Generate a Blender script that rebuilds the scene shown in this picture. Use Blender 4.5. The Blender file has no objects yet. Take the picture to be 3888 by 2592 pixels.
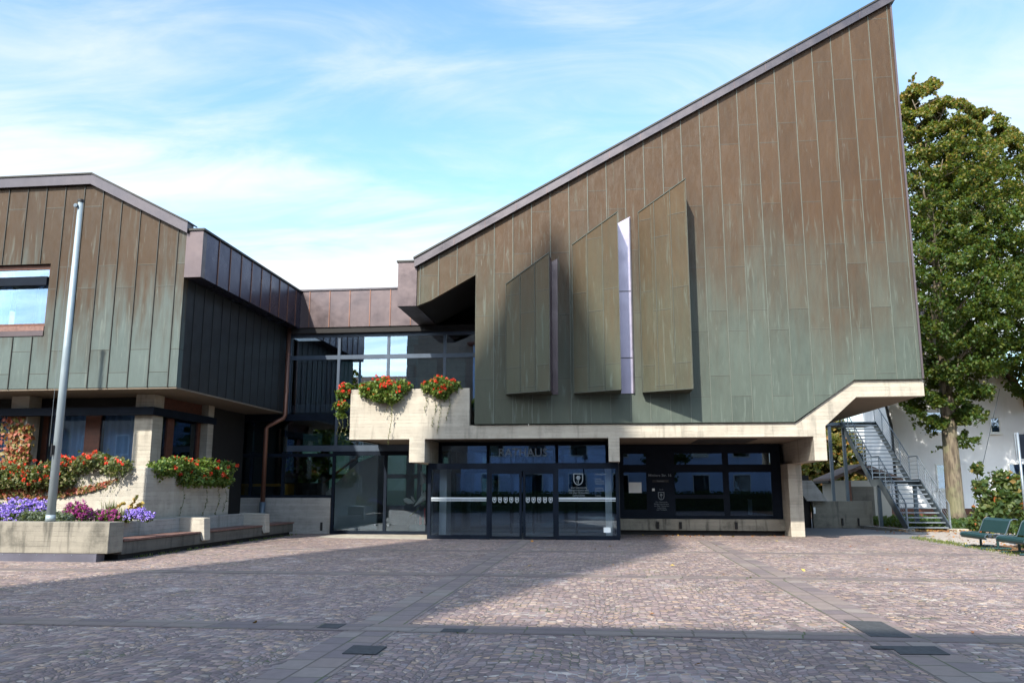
import bpy, bmesh, math, random
import numpy as np
from math import sin, cos, pi, radians as R
random.seed(7); rng = np.random.default_rng(7)
S = bpy.context.scene
col = S.collection

# ---------------------------------------------------------------- camera, sky, sun, exposure
cam = bpy.data.cameras.new('camera'); cam.sensor_width = 22.2; cam.lens = 18.0
cam.clip_start = 0.1; cam.clip_end = 5000
co = bpy.data.objects.new('camera', cam); col.objects.link(co)
co.location = (0, 0, 1.6); co.rotation_euler = (R(90 + 10.1), 0, R(6.5))
S.camera = co
S.view_settings.view_transform = 'Standard'; S.view_settings.look = 'None'
S.view_settings.exposure = 1.35; S.view_settings.gamma = 1.0
S.cycles.max_bounces = 8; S.cycles.transparent_max_bounces = 16
S.cycles.glossy_bounces = 5; S.cycles.caustics_reflective = False; S.cycles.caustics_refractive = False
SUN_EL, SUN_AZ = 39.0, 17.5          # the sun stands behind the viewer, a little to the left
sun = bpy.data.lights.new('sun', 'SUN'); sun.energy = 3.5; sun.angle = R(0.9); sun.color = (1.0, 0.93, 0.82)
so = bpy.data.objects.new('sun', sun); col.objects.link(so)
so.rotation_euler = (R(90 - SUN_EL), 0, R(-SUN_AZ))
so.location = (-20, -40, 50)

W = bpy.data.worlds.new('World'); S.world = W; W.use_nodes = True
def world():
    nt = W.node_tree; N = nt.nodes; L = nt.links; N.clear()
    out = N.new('ShaderNodeOutputWorld')
    sky = N.new('ShaderNodeTexSky'); sky.sky_type = 'NISHITA'; sky.sun_disc = False
    sky.sun_elevation = R(SUN_EL); sky.sun_rotation = R(180 + SUN_AZ)
    sky.air_density = 1.0; sky.dust_density = 0.6; sky.ozone_density = 1.0
    tint = N.new('ShaderNodeMix'); tint.data_type = 'RGBA'; tint.blend_type = 'MULTIPLY'
    tint.inputs[0].default_value = 1; tint.inputs[7].default_value = (0.87, 1.04, 1.06, 1)
    L.new(sky.outputs[0], tint.inputs[6])
    b1 = N.new('ShaderNodeBackground'); b1.inputs[1].default_value = 0.135
    L.new(tint.outputs[2], b1.inputs[0])
    b2 = N.new('ShaderNodeBackground'); b2.inputs[0].default_value = (0.96, 0.98, 1.0, 1); b2.inputs[1].default_value = 0.6
    tc = N.new('ShaderNodeTexCoord'); sp = N.new('ShaderNodeSeparateXYZ'); L.new(tc.outputs['Generated'], sp.inputs[0])
    def M(op, a, b=None, c=None):
        n = N.new('ShaderNodeMath'); n.operation = op
        for i, v in enumerate((a, b, c)):
            if v is None: continue
            if isinstance(v, (int, float)): n.inputs[i].default_value = v
            else: L.new(v, n.inputs[i])
        return n.outputs[0]
    # glow added to the cloud round the sun, filling fronts and shaded ground
    se, sa = R(SUN_EL), R(SUN_AZ); sd = (-sin(sa) * cos(se), -cos(sa) * cos(se), sin(se))
    dt = M('ADD', M('ADD', M('MULTIPLY', sp.outputs[0], sd[0]), M('MULTIPLY', sp.outputs[1], sd[1])), M('MULTIPLY', sp.outputs[2], sd[2]))
    L.new(M('ADD', 0.46, M('MULTIPLY', M('POWER', M('MAXIMUM', dt, 0.0), 2.6), 2.9)), b2.inputs[1])
    z = M('MAXIMUM', sp.outputs[2], 0.0)
    d = M('ADD', z, 0.16)
    cx = N.new('ShaderNodeCombineXYZ')
    L.new(M('DIVIDE', sp.outputs[0], d), cx.inputs[0]); L.new(M('DIVIDE', sp.outputs[1], d), cx.inputs[1])
    mp = N.new('ShaderNodeMapping'); mp.inputs['Rotation'].default_value = (0, 0, R(-32)); mp.inputs['Scale'].default_value = (0.72, 1.5, 1)
    mp.inputs['Location'].default_value = (0.35, 1.9, 0)
    L.new(cx.outputs[0], mp.inputs[0])
    n1 = N.new('ShaderNodeTexNoise'); n1.inputs['Scale'].default_value = 0.62; n1.inputs['Detail'].default_value = 9; n1.inputs['Roughness'].default_value = 0.52; n1.inputs['Distortion'].default_value = 0.7
    L.new(mp.outputs[0], n1.inputs['Vector'])
    n2 = N.new('ShaderNodeTexNoise'); n2.inputs['Scale'].default_value = 2.4; n2.inputs['Detail'].default_value = 10; n2.inputs['Roughness'].default_value = 0.6; n2.inputs['Distortion'].default_value = 1.2
    L.new(mp.outputs[0], n2.inputs['Vector'])
    s = M('ADD', M('MULTIPLY', n1.outputs[0], 0.68), M('MULTIPLY', n2.outputs[0], 0.32))
    # more cloud low in the sky
    hz = M('POWER', M('SUBTRACT', 1.0, z), 3.2)
    left = M('MULTIPLY', sp.outputs[0], -0.05)
    s = M('ADD', M('ADD', s, M('MULTIPLY', hz, 0.20)), left)
    mr = N.new('ShaderNodeMapRange'); mr.interpolation_type = 'SMOOTHSTEP'
    mr.inputs[1].default_value = 0.44; mr.inputs[2].default_value = 0.70; mr.inputs[3].default_value = 0.0; mr.inputs[4].default_value = 1.0
    L.new(s, mr.inputs[0])
    mx = N.new('ShaderNodeMixShader')
    L.new(M('MULTIPLY', mr.outputs[0], 0.96), mx.inputs[0]); L.new(b1.outputs[0], mx.inputs[1]); L.new(b2.outputs[0], mx.inputs[2])
    L.new(mx.outputs[0], out.inputs[0])
world()

# ---------------------------------------------------------------- materials
class NT:
    def __init__(s, name):
        s.m = bpy.data.materials.new(name); s.m.use_nodes = True
        s.t = s.m.node_tree; s.N = s.t.nodes; s.L = s.t.links
        s.p = s.N['Principled BSDF']; s.out = s.N['Material Output']
        s._tc = None
    def tc(s):
        if not s._tc: s._tc = s.N.new('ShaderNodeTexCoord')
        return s._tc.outputs['Object']
    def set(s, **k):
        for a, v in k.items():
            s.inp(s.p, a.replace('_', ' '), v)
    def inp(s, n, key, v):
        if isinstance(v, bpy.types.NodeSocket): s.L.new(v, n.inputs[key])
        elif isinstance(v, tuple) and len(v) == 3 and n.inputs[key].type == 'RGBA': n.inputs[key].default_value = (*v, 1)
        else: n.inputs[key].default_value = v
    def M(s, op, a, b=None, c=None, clamp=False):
        n = s.N.new('ShaderNodeMath'); n.operation = op; n.use_clamp = clamp
        for i, v in enumerate((a, b, c)):
            if v is not None: s.inp(n, i, v)
        return n.outputs[0]
    def sep(s, v):
        n = s.N.new('ShaderNodeSeparateXYZ'); s.L.new(v, n.inputs[0]); return n.outputs
    def comb(s, x=0.0, y=0.0, z=0.0):
        n = s.N.new('ShaderNodeCombineXYZ')
        for i, v in enumerate((x, y, z)): s.inp(n, i, v)
        return n.outputs[0]
    def map(s, scale=(1, 1, 1), loc=(0, 0, 0), rot=(0, 0, 0), v=None):
        n = s.N.new('ShaderNodeMapping'); s.L.new(v or s.tc(), n.inputs[0])
        n.inputs['Scale'].default_value = scale; n.inputs['Location'].default_value = loc; n.inputs['Rotation'].default_value = rot
        return n.outputs[0]
    def noise(s, scale, detail=5, rough=0.55, v=None, dist=0.0):
        n = s.N.new('ShaderNodeTexNoise'); s.L.new(v or s.tc(), n.inputs['Vector'])
        n.inputs['Scale'].default_value = scale; n.inputs['Detail'].default_value = detail
        n.inputs['Roughness'].default_value = rough; n.inputs['Distortion'].default_value = dist
        return n.outputs[0]
    def white(s, v):
        n = s.N.new('ShaderNodeTexWhiteNoise'); n.noise_dimensions = '3D'; s.L.new(v, n.inputs['Vector']); return n.outputs[0]
    def rng(s, v, a, b, c=0.0, d=1.0, smooth=True):
        n = s.N.new('ShaderNodeMapRange'); n.interpolation_type = 'SMOOTHSTEP' if smooth else 'LINEAR'
        s.inp(n, 0, v)
        for i, x in enumerate((a, b, c, d)): n.inputs[i + 1].default_value = x
        return n.outputs[0]
    def mix(s, f, a, b, blend='MIX'):
        n = s.N.new('ShaderNodeMix'); n.data_type = 'RGBA'; n.blend_type = blend
        s.inp(n, 0, f); s.inp(n, 6, a); s.inp(n, 7, b); return n.outputs[2]
    def ramp(s, f, stops):
        n = s.N.new('ShaderNodeValToRGB'); s.inp(n, 0, f)
        e = n.color_ramp.elements
        while len(e) < len(stops): e.new(0.5)
        for el, (p, c) in zip(e, stops): el.position = p; el.color = (*c, 1)
        return n.outputs[0]
    def bump(s, h, strength=0.3, dist=0.01):
        n = s.N.new('ShaderNodeBump'); n.inputs['Strength'].default_value = strength; n.inputs['Distance'].default_value = dist
        s.L.new(h, n.inputs['Height']); s.L.new(n.outputs[0], s.p.inputs['Normal'])

def plain(name, c, rough=0.6, metal=0.0, var=0.12, scale=6.0, spec=0.4):
    m = NT(name); n = m.noise(scale, 6)
    f = m.rng(n, 0.3, 0.7, 1 - var, 1 + var, False)
    m.set(Base_Color=m.mix(1.0, c, m.comb(f, f, f), 'MULTIPLY'), Roughness=rough, Metallic=metal)
    m.p.inputs['Specular IOR Level'].default_value = spec
    return m.m

def copper(name, u_axis, u0, w, zlo, zhi, green, brown, pale, row=2.1, left=None):
    """weathered copper sheets: brown above, verdigris below, each sheet a little different"""
    m = NT(name); x, y, z = m.sep(m.tc()); u = x if u_axis == 'X' else y
    uu = m.M('DIVIDE', m.M('SUBTRACT', u, u0), w); c = m.M('FLOOR', uu); fu = m.M('SUBTRACT', uu, c)
    par = m.M('MODULO', m.M('ABSOLUTE', c), 2.0)
    vv = m.M('DIVIDE', m.M('ADD', m.M('SUBTRACT', z, 3.05), m.M('MULTIPLY', par, 0.66)), row)
    r = m.M('FLOOR', vv); fv = m.M('SUBTRACT', vv, r)
    rnd = m.white(m.comb(c, r, 3.3)); rnd2 = m.white(m.comb(c, r, 9.1)); rc = m.white(m.comb(c, 1.0, 5.0))
    st = m.noise(1.0, 6, 0.6, m.map((5.5, 5.5, 0.55)), 0.3)
    big = m.noise(0.35, 3, 0.5)
    zz = m.M('ADD', z, m.M('MULTIPLY', m.M('SUBTRACT', rnd, 0.5), 1.1))
    zz = m.M('ADD', zz, m.M('MULTIPLY', m.M('SUBTRACT', rc, 0.5), 0.9))
    zz = m.M('ADD', zz, m.M('MULTIPLY', m.M('SUBTRACT', st, 0.5), 4.6))
    zz = m.M('ADD', zz, m.M('MULTIPLY', m.M('SUBTRACT', big, 0.5), 4.0))
    if left is not None:   # browner towards the low end of the roof
        zz = m.M('SUBTRACT', zz, m.M('MULTIPLY', m.rng(u, left[0], left[1], 1.0, 0.0), -0.6))
    p = m.rng(zz, zlo, zhi)
    fine = m.noise(9.0, 6, 0.65, m.map((1, 1, 0.35)))
    if left is not None: green = m.mix(m.rng(u, left[0], left[1], 1.0, 0.0), green, (0.050, 0.057, 0.041))   # more olive at the low end
    colr = m.mix(p, green, brown)
    tint = m.M('ADD', m.M('MULTIPLY', rnd2, 0.16), m.M('MULTIPLY', fine, 0.42)); tint = m.M('ADD', m.M('ADD', tint, m.M('MULTIPLY', m.noise(1.7, 6, 0.65, m.map((1, 1, 0.45), (4, 2, 9))), 0.44)), 0.48)
    colr = m.mix(1.0, colr, m.comb(tint, tint, tint), 'MULTIPLY')
    edge = m.M('ABSOLUTE', m.M('SUBTRACT', fu, 0.5)); e1 = m.rng(m.M('ADD', edge, m.M('MULTIPLY', m.M('SUBTRACT', fine, 0.5), 0.16)), 0.44, 0.56)
    colr = m.mix(m.M('MULTIPLY', e1, 0.42), colr, pale)
    # pale run-off tongues below the joints
    tong = m.noise(1.0, 4, 0.6, m.map((9.0, 9.0, 0.75), (3, 1, 7)), 0.5)
    tg = m.M('MULTIPLY', m.rng(tong, 0.57, 0.70), m.rng(z, zlo - 2.0, zhi + 5.0, 1.0, 0.2))
    colr = m.mix(m.M('MULTIPLY', tg, 0.6), colr, pale)
    # scratches and drips
    dr = m.noise(1.0, 3, 0.6, m.map((24, 24, 1.7), (1, 4, 2)))
    colr = m.mix(m.M('MULTIPLY', m.rng(dr, 0.68, 0.78), 0.40), colr, (0.20, 0.22, 0.20))
    # flat cross joints
    j = m.M('MINIMUM', fv, m.M('SUBTRACT', 1.0, fv)); jl = m.rng(j, 0.0035, 0.006, 1.0, 0.0)
    colr = m.mix(m.M('MULTIPLY', jl, 0.75), colr, (0.025, 0.025, 0.02))
    ju = m.rng(m.M('SUBTRACT', fv, 0.006), 0.0, 0.006, 1.0, 0.0); ju = m.M('MULTIPLY', ju, m.M('GREATER_THAN', fv, 0.006))
    colr = m.mix(m.M('MULTIPLY', ju, 0.4), colr, (0.17, 0.195, 0.175))
    m.set(Base_Color=colr, Roughness=m.rng(fine, 0.3, 0.7, 0.48, 0.66), Metallic=0.05); m.p.inputs['Specular IOR Level'].default_value = 0.25
    h = m.M('ADD', m.M('MULTIPLY', m.noise(1.6, 3, 0.5, m.map((1.6, 1.6, 0.7))), 1.0), m.M('ADD', m.M('MULTIPLY', m.M('SUBTRACT', rnd2, 0.5), m.M('MULTIPLY', fu, 0.8)), m.M('MULTIPLY', e1, 0.25)))
    m.bump(h, 0.45, 0.05)
    return m.m

def concrete(name, base=(0.40, 0.36, 0.29), dirt=(0.10, 0.095, 0.08), amt=0.35, streak=0.45, board=0.11):
    m = NT(name); x, y, z = m.sep(m.tc())
    bd = m.M('DIVIDE', z, board); rw = m.M('FLOOR', bd); fr = m.M('SUBTRACT', bd, rw)
    br = m.white(m.comb(rw, m.M('FLOOR', m.M('MULTIPLY', m.M('ADD', m.M('ADD', x, y), m.M('MULTIPLY', m.white(m.comb(rw, 0.0, 0.0)), 3.0)), 0.4)), 2.0))
    n = m.noise(3.0, 8, 0.6); n2 = m.noise(28.0, 4, 0.6); grain = m.noise(1.0, 4, 0.6, m.map((1.6, 1.6, 40)))
    t = m.M('ADD', m.M('MULTIPLY', br, 0.16), m.M('ADD', m.M('MULTIPLY', n, 0.32), m.M('MULTIPLY', grain, 0.22))); t = m.M('ADD', t, 0.66)
    c = m.mix(1.0, base, m.comb(t, t, t), 'MULTIPLY')
    st = m.noise(1.0, 6, 0.6, m.map((4.5, 4.5, 0.6)), 0.2)
    c = m.mix(m.M('MULTIPLY', m.rng(st, 0.50, 0.72), streak), c, dirt)
    c = m.mix(m.M('MULTIPLY', m.rng(m.noise(1.1, 6, 0.65), 0.48, 0.72), amt), c, dirt)
    line = m.rng(m.M('MINIMUM', fr, m.M('SUBTRACT', 1.0, fr)), 0.02, 0.09, 1.0, 0.0)
    line = m.M('MULTIPLY', line, m.rng(m.noise(2.2, 4), 0.42, 0.6))
    c = m.mix(m.M('MULTIPLY', line, 0.38), c, (0.09, 0.085, 0.075))
    pore = m.rng(m.noise(45.0, 2), 0.66, 0.74); c = m.mix(m.M('MULTIPLY', pore, 0.4), c, (0.1, 0.095, 0.085))
    m.set(Base_Color=c, Roughness=0.85)
    m.bump(m.M('SUBTRACT', m.M('ADD', n2, m.M('MULTIPLY', grain, 0.8)), m.M('MULTIPLY', line, 1.5)), 0.35, 0.012)
    return m.m

def cobbles():
    """small porphyry setts laid in segmental arcs"""
    m = NT('porphyry_setts'); x, y, z = m.sep(m.tc())
    wob = m.noise(0.7, 2); 
    seg = 1.55
    fx = m.M('SUBTRACT', m.M('FRACT', m.M('ADD', m.M('DIVIDE', x, seg), m.M('MULTIPLY', wob, 0.10))), 0.5)
    arc = m.M('MULTIPLY', m.M('SQRT', m.M('MAXIMUM', m.M('SUBTRACT', 0.36, m.M('MULTIPLY', fx, fx)), 0.0)), seg)
    yy = m.M('SUBTRACT', y, arc)
    v = m.comb(m.M('DIVIDE', m.M('MULTIPLY', m.M('ARCSINE', m.M('MULTIPLY', fx, 1.6)), 0.98), 0.100), m.M('DIVIDE', yy, 0.084), m.M('FLOOR', m.M('ADD', m.M('DIVIDE', x, seg), m.M('MULTIPLY', wob, 0.10))))
    def vor(feature):
        n = m.N.new('ShaderNodeTexVoronoi'); n.voronoi_dimensions = '3D'; n.feature = feature
        m.L.new(v, n.inputs['Vector']); n.inputs['Scale'].default_value = 1.0; n.inputs['Randomness'].default_value = 0.52; return n
    v1 = vor('F1'); v2 = vor('DISTANCE_TO_EDGE')
    cs = m.sep(v1.outputs['Color'])
    c = m.ramp(cs[0], [(0.0, (0.160, 0.122, 0.116)), (0.25, (0.215, 0.158, 0.150)), (0.5, (0.295, 0.212, 0.178)), (0.72, (0.228, 0.195, 0.190)), (0.88, (0.37, 0.255, 0.170)), (1.0, (0.40, 0.345, 0.290))])
    b = m.M('ADD', m.M('MULTIPLY', cs[1], 0.5), 0.72); c = m.mix(1.0, c, m.comb(b, m.M('MULTIPLY', b, 1.0), m.M('MULTIPLY', b, 1.06)), 'MULTIPLY')
    sv = m.noise(14.0, 5); t = m.M('ADD', m.M('MULTIPLY', sv, 0.5), 0.75); c = m.mix(1.0, c, m.comb(t, t, t), 'MULTIPLY')
    jt = m.rng(v2.outputs['Distance'], 0.03, 0.10, 1.0, 0.0)
    jm = m.noise(0.8, 5, 0.6); jn = m.noise(2.6, 4)
    jc = m.mix(m.rng(jm, 0.52, 0.64), (0.085, 0.072, 0.062), (0.050, 0.072, 0.020))
    jc = m.mix(m.rng(m.noise(1.1, 4, 0.6, m.map(loc=(5, 9, 0))), 0.55, 0.68), jc, (0.42, 0.40, 0.37))
    c = m.mix(m.M('MULTIPLY', jt, m.rng(jn, 0.35, 0.6, 0.55, 1.0)), c, jc)
    big = m.noise(0.22, 5, 0.6); bt = m.rng(big, 0.3, 0.7, 0.78, 1.2, False); c = m.mix(1.0, c, m.comb(bt, bt, bt), 'MULTIPLY')
    gr = m.rng(m.noise(0.5, 6, 0.65, m.map(loc=(2, 7, 0))), 0.62, 0.76); c = m.mix(m.M('MULTIPLY', gr, 0.35), c, (0.13, 0.13, 0.07))
    # sparse pale specks
    vs = m.N.new('ShaderNodeTexVoronoi'); vs.feature = 'F1'; m.L.new(m.tc(), vs.inputs['Vector']); vs.inputs['Scale'].default_value = 5.5
    sc = m.sep(vs.outputs['Color'])
    sp = m.M('MULTIPLY', m.M('LESS_THAN', vs.outputs['Distance'], 0.09), m.M('GREATER_THAN', sc[0], 0.72))
    c = m.mix(m.M('MULTIPLY', sp, 0.8), c, (0.66, 0.63, 0.58))
    m.set(Base_Color=c, Roughness=m.rng(sv, 0.3, 0.7, 0.55, 0.78))
    m.bump(m.M('ADD', m.M('ADD', m.M('MINIMUM', v2.outputs['Distance'], 0.22), m.M('MULTIPLY', cs[2], 0.10)), m.M('MULTIPLY', sv, 0.10)), 1.0, 0.04)
    return m.m

def slabs(name, w, h, along='Y', tone=1.0, mossy=0.5):
    m = NT(name); x, y, z = m.sep(m.tc())
    a, b = (y, x) if along == 'Y' else (x, y)
    va = m.M('ADD', m.M('DIVIDE', a, w), m.M('MULTIPLY', m.white(m.comb(m.M('FLOOR', m.M('DIVIDE', b, h)), 0.0, 0.0)), 0.7))
    va = m.M('ADD', va, m.M('MULTIPLY', m.noise(0.9, 1), 0.6))
    ca = m.M('FLOOR', va); fa = m.M('SUBTRACT', va, ca); cb = m.M('FLOOR', m.M('DIVIDE', b, h)); fb = m.M('FRACT', m.M('DIVIDE', b, h))
    r = m.white(m.comb(ca, cb, 4.0))
    c = m.ramp(r, [(0.0, (0.155 * tone, 0.125 * tone, 0.130 * tone)), (0.4, (0.20 * tone, 0.160 * tone, 0.155 * tone)), (0.7, (0.225 * tone, 0.178 * tone, 0.160 * tone)), (1.0, (0.25 * tone, 0.215 * tone, 0.195 * tone))])
    n = m.noise(9, 6); t = m.M('ADD', m.M('MULTIPLY', n, 0.5), 0.75); c = m.mix(1.0, c, m.comb(t, t, t), 'MULTIPLY')
    ea = m.M('MULTIPLY', m.M('MINIMUM', fa, m.M('SUBTRACT', 1.0, fa)), w); eb = m.M('MULTIPLY', m.M('MINIMUM', fb, m.M('SUBTRACT', 1.0, fb)), h)
    j = m.rng(m.M('MINIMUM', ea, eb), 0.006, 0.014, 1.0, 0.0)
    c = m.mix(j, c, m.mix(m.rng(m.noise(1.7, 5), 0.5 - 0.1 * mossy, 0.62), (0.09, 0.075, 0.06), (0.055, 0.08, 0.02)))
    m.set(Base_Color=c, Roughness=0.62); m.bump(m.M('SUBTRACT', m.M('MULTIPLY', n, 0.3), j), 0.5, 0.012)
    return m.m

def glass(name, tint=(0.80, 0.86, 0.88), boost=1.25, base=0.03):
    m = NT(name); N = m.N; N.remove(m.p)
    f = N.new('ShaderNodeFresnel'); f.inputs[0].default_value = 1.52
    fac = m.M('ADD', m.M('MULTIPLY', f.outputs[0], boost), base, clamp=True)
    t = N.new('ShaderNodeBsdfTransparent'); t.inputs[0].default_value = (*tint, 1)
    g = N.new('ShaderNodeBsdfGlossy'); g.inputs['Roughness'].default_value = 0.0; g.inputs[0].default_value = (0.74, 0.88, 1, 1)
    nz = N.new('ShaderNodeBump'); nz.inputs['Strength'].default_value = 0.04; nz.inputs['Distance'].default_value = 0.02
    m.L.new(m.noise(0.8, 2), nz.inputs['Height']); m.L.new(nz.outputs[0], g.inputs['Normal'])
    x = N.new('ShaderNodeMixShader'); m.L.new(fac, x.inputs[0]); m.L.new(t.outputs[0], x.inputs[1]); m.L.new(g.outputs[0], x.inputs[2])
    m.L.new(x.outputs[0], m.out.inputs[0]); return m.m

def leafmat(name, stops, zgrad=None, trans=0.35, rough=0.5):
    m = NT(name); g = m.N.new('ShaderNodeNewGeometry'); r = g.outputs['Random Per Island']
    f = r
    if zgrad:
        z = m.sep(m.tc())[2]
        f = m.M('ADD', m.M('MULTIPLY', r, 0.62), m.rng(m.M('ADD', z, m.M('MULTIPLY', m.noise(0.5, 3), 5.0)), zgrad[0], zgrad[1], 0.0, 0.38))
    c = m.ramp(f, stops)
    m.set(Base_Color=c, Roughness=rough); m.p.inputs['Specular IOR Level'].default_value = 0.35
    tr = m.N.new('ShaderNodeBsdfTranslucent'); m.L.new(m.mix(0.5, c, (0.35, 0.42, 0.03), 'MIX'), tr.inputs[0])
    x = m.N.new('ShaderNodeMixShader'); x.inputs[0].default_value = trans
    m.L.new(m.p.outputs[0], x.inputs[1]); m.L.new(tr.outputs[0], x.inputs[2]); m.L.new(x.outputs[0], m.out.inputs[0])
    return m.m

def bark(name, a, b):
    m = NT(name); n = m.noise(1.0, 7, 0.65, m.map((9, 9, 1.3)), 0.6); n2 = m.noise(1.4, 4)
    c = m.mix(m.rng(n, 0.35, 0.65), a, b); c = m.mix(m.M('MULTIPLY', m.rng(n2, 0.5, 0.7), 0.5), c, (0.16, 0.17, 0.09))
    m.set(Base_Color=c, Roughness=0.9); m.bump(n, 0.8, 0.03); return m.m

def plaster(name, c):
    m = NT(name); n = m.noise(0.6, 6, 0.6); f = m.rng(n, 0.3, 0.7, 0.90, 1.04, False)
    st = m.noise(1.0, 5, 0.6, m.map((3, 3, 0.3)))
    cc = m.mix(1.0, c, m.comb(f, f, f), 'MULTIPLY'); cc = m.mix(m.M('MULTIPLY', m.rng(st, 0.55, 0.75), 0.12), cc, (0.3, 0.3, 0.28))
    m.set(Base_Color=cc, Roughness=0.9); m.bump(m.noise(60, 3), 0.25, 0.01); return m.m

def soil(name, a, b, scale=6):
    m = NT(name); n = m.noise(scale, 8, 0.7); n2 = m.noise(0.8, 5)
    c = m.mix(m.rng(n, 0.35, 0.65), a, b); t = m.M('ADD', m.M('MULTIPLY', n2, 0.6), 0.7); c = m.mix(1.0, c, m.comb(t, t, t), 'MULTIPLY')
    m.set(Base_Color=c, Roughness=0.95); m.bump(n, 0.8, 0.03); return m.m

def tiles(name, c):
    m = NT(name); w = m.N.new('ShaderNodeTexWave'); w.wave_type = 'BANDS'; w.bands_direction = 'Z'; w.inputs['Scale'].default_value = 1.6
    m.L.new(m.tc(), w.inputs['Vector']); n = m.noise(5, 5)
    t = m.M('ADD', m.M('MULTIPLY', n, 0.6), m.M('MULTIPLY', w.outputs[0], 0.3)); t = m.M('ADD', t, 0.5)
    m.set(Base_Color=m.mix(1.0, c, m.comb(t, t, t), 'MULTIPLY'), Roughness=0.8); m.bump(w.outputs[0], 0.6, 0.04); return m.m

def curtain_mat():
    m = NT('curtain'); x, y, z = m.sep(m.tc()); n = m.noise(1.0, 3, 0.5, m.map((14, 14, 0.2)))
    m.set(Base_Color=m.mix(n, (0.34, 0.41, 0.46), (0.60, 0.68, 0.74)), Roughness=0.9); return m.m

def sheetmetal(name, c, rough=0.34, metal=0.7, var=0.25):
    m = NT(name); n = m.noise(1.2, 6, 0.6); st = m.noise(1.0, 5, 0.6, m.map((5, 5, 0.5)))
    t = m.M('ADD', m.M('MULTIPLY', m.M('ADD', n, st), var), 1 - var)
    m.set(Base_Color=m.mix(1.0, c, m.comb(t, t, t), 'MULTIPLY'), Roughness=m.rng(n, 0.3, 0.7, rough * 0.8, rough * 1.3), Metallic=metal)
    m.bump(m.noise(0.9, 3), 0.35, 0.05); return m.m

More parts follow.
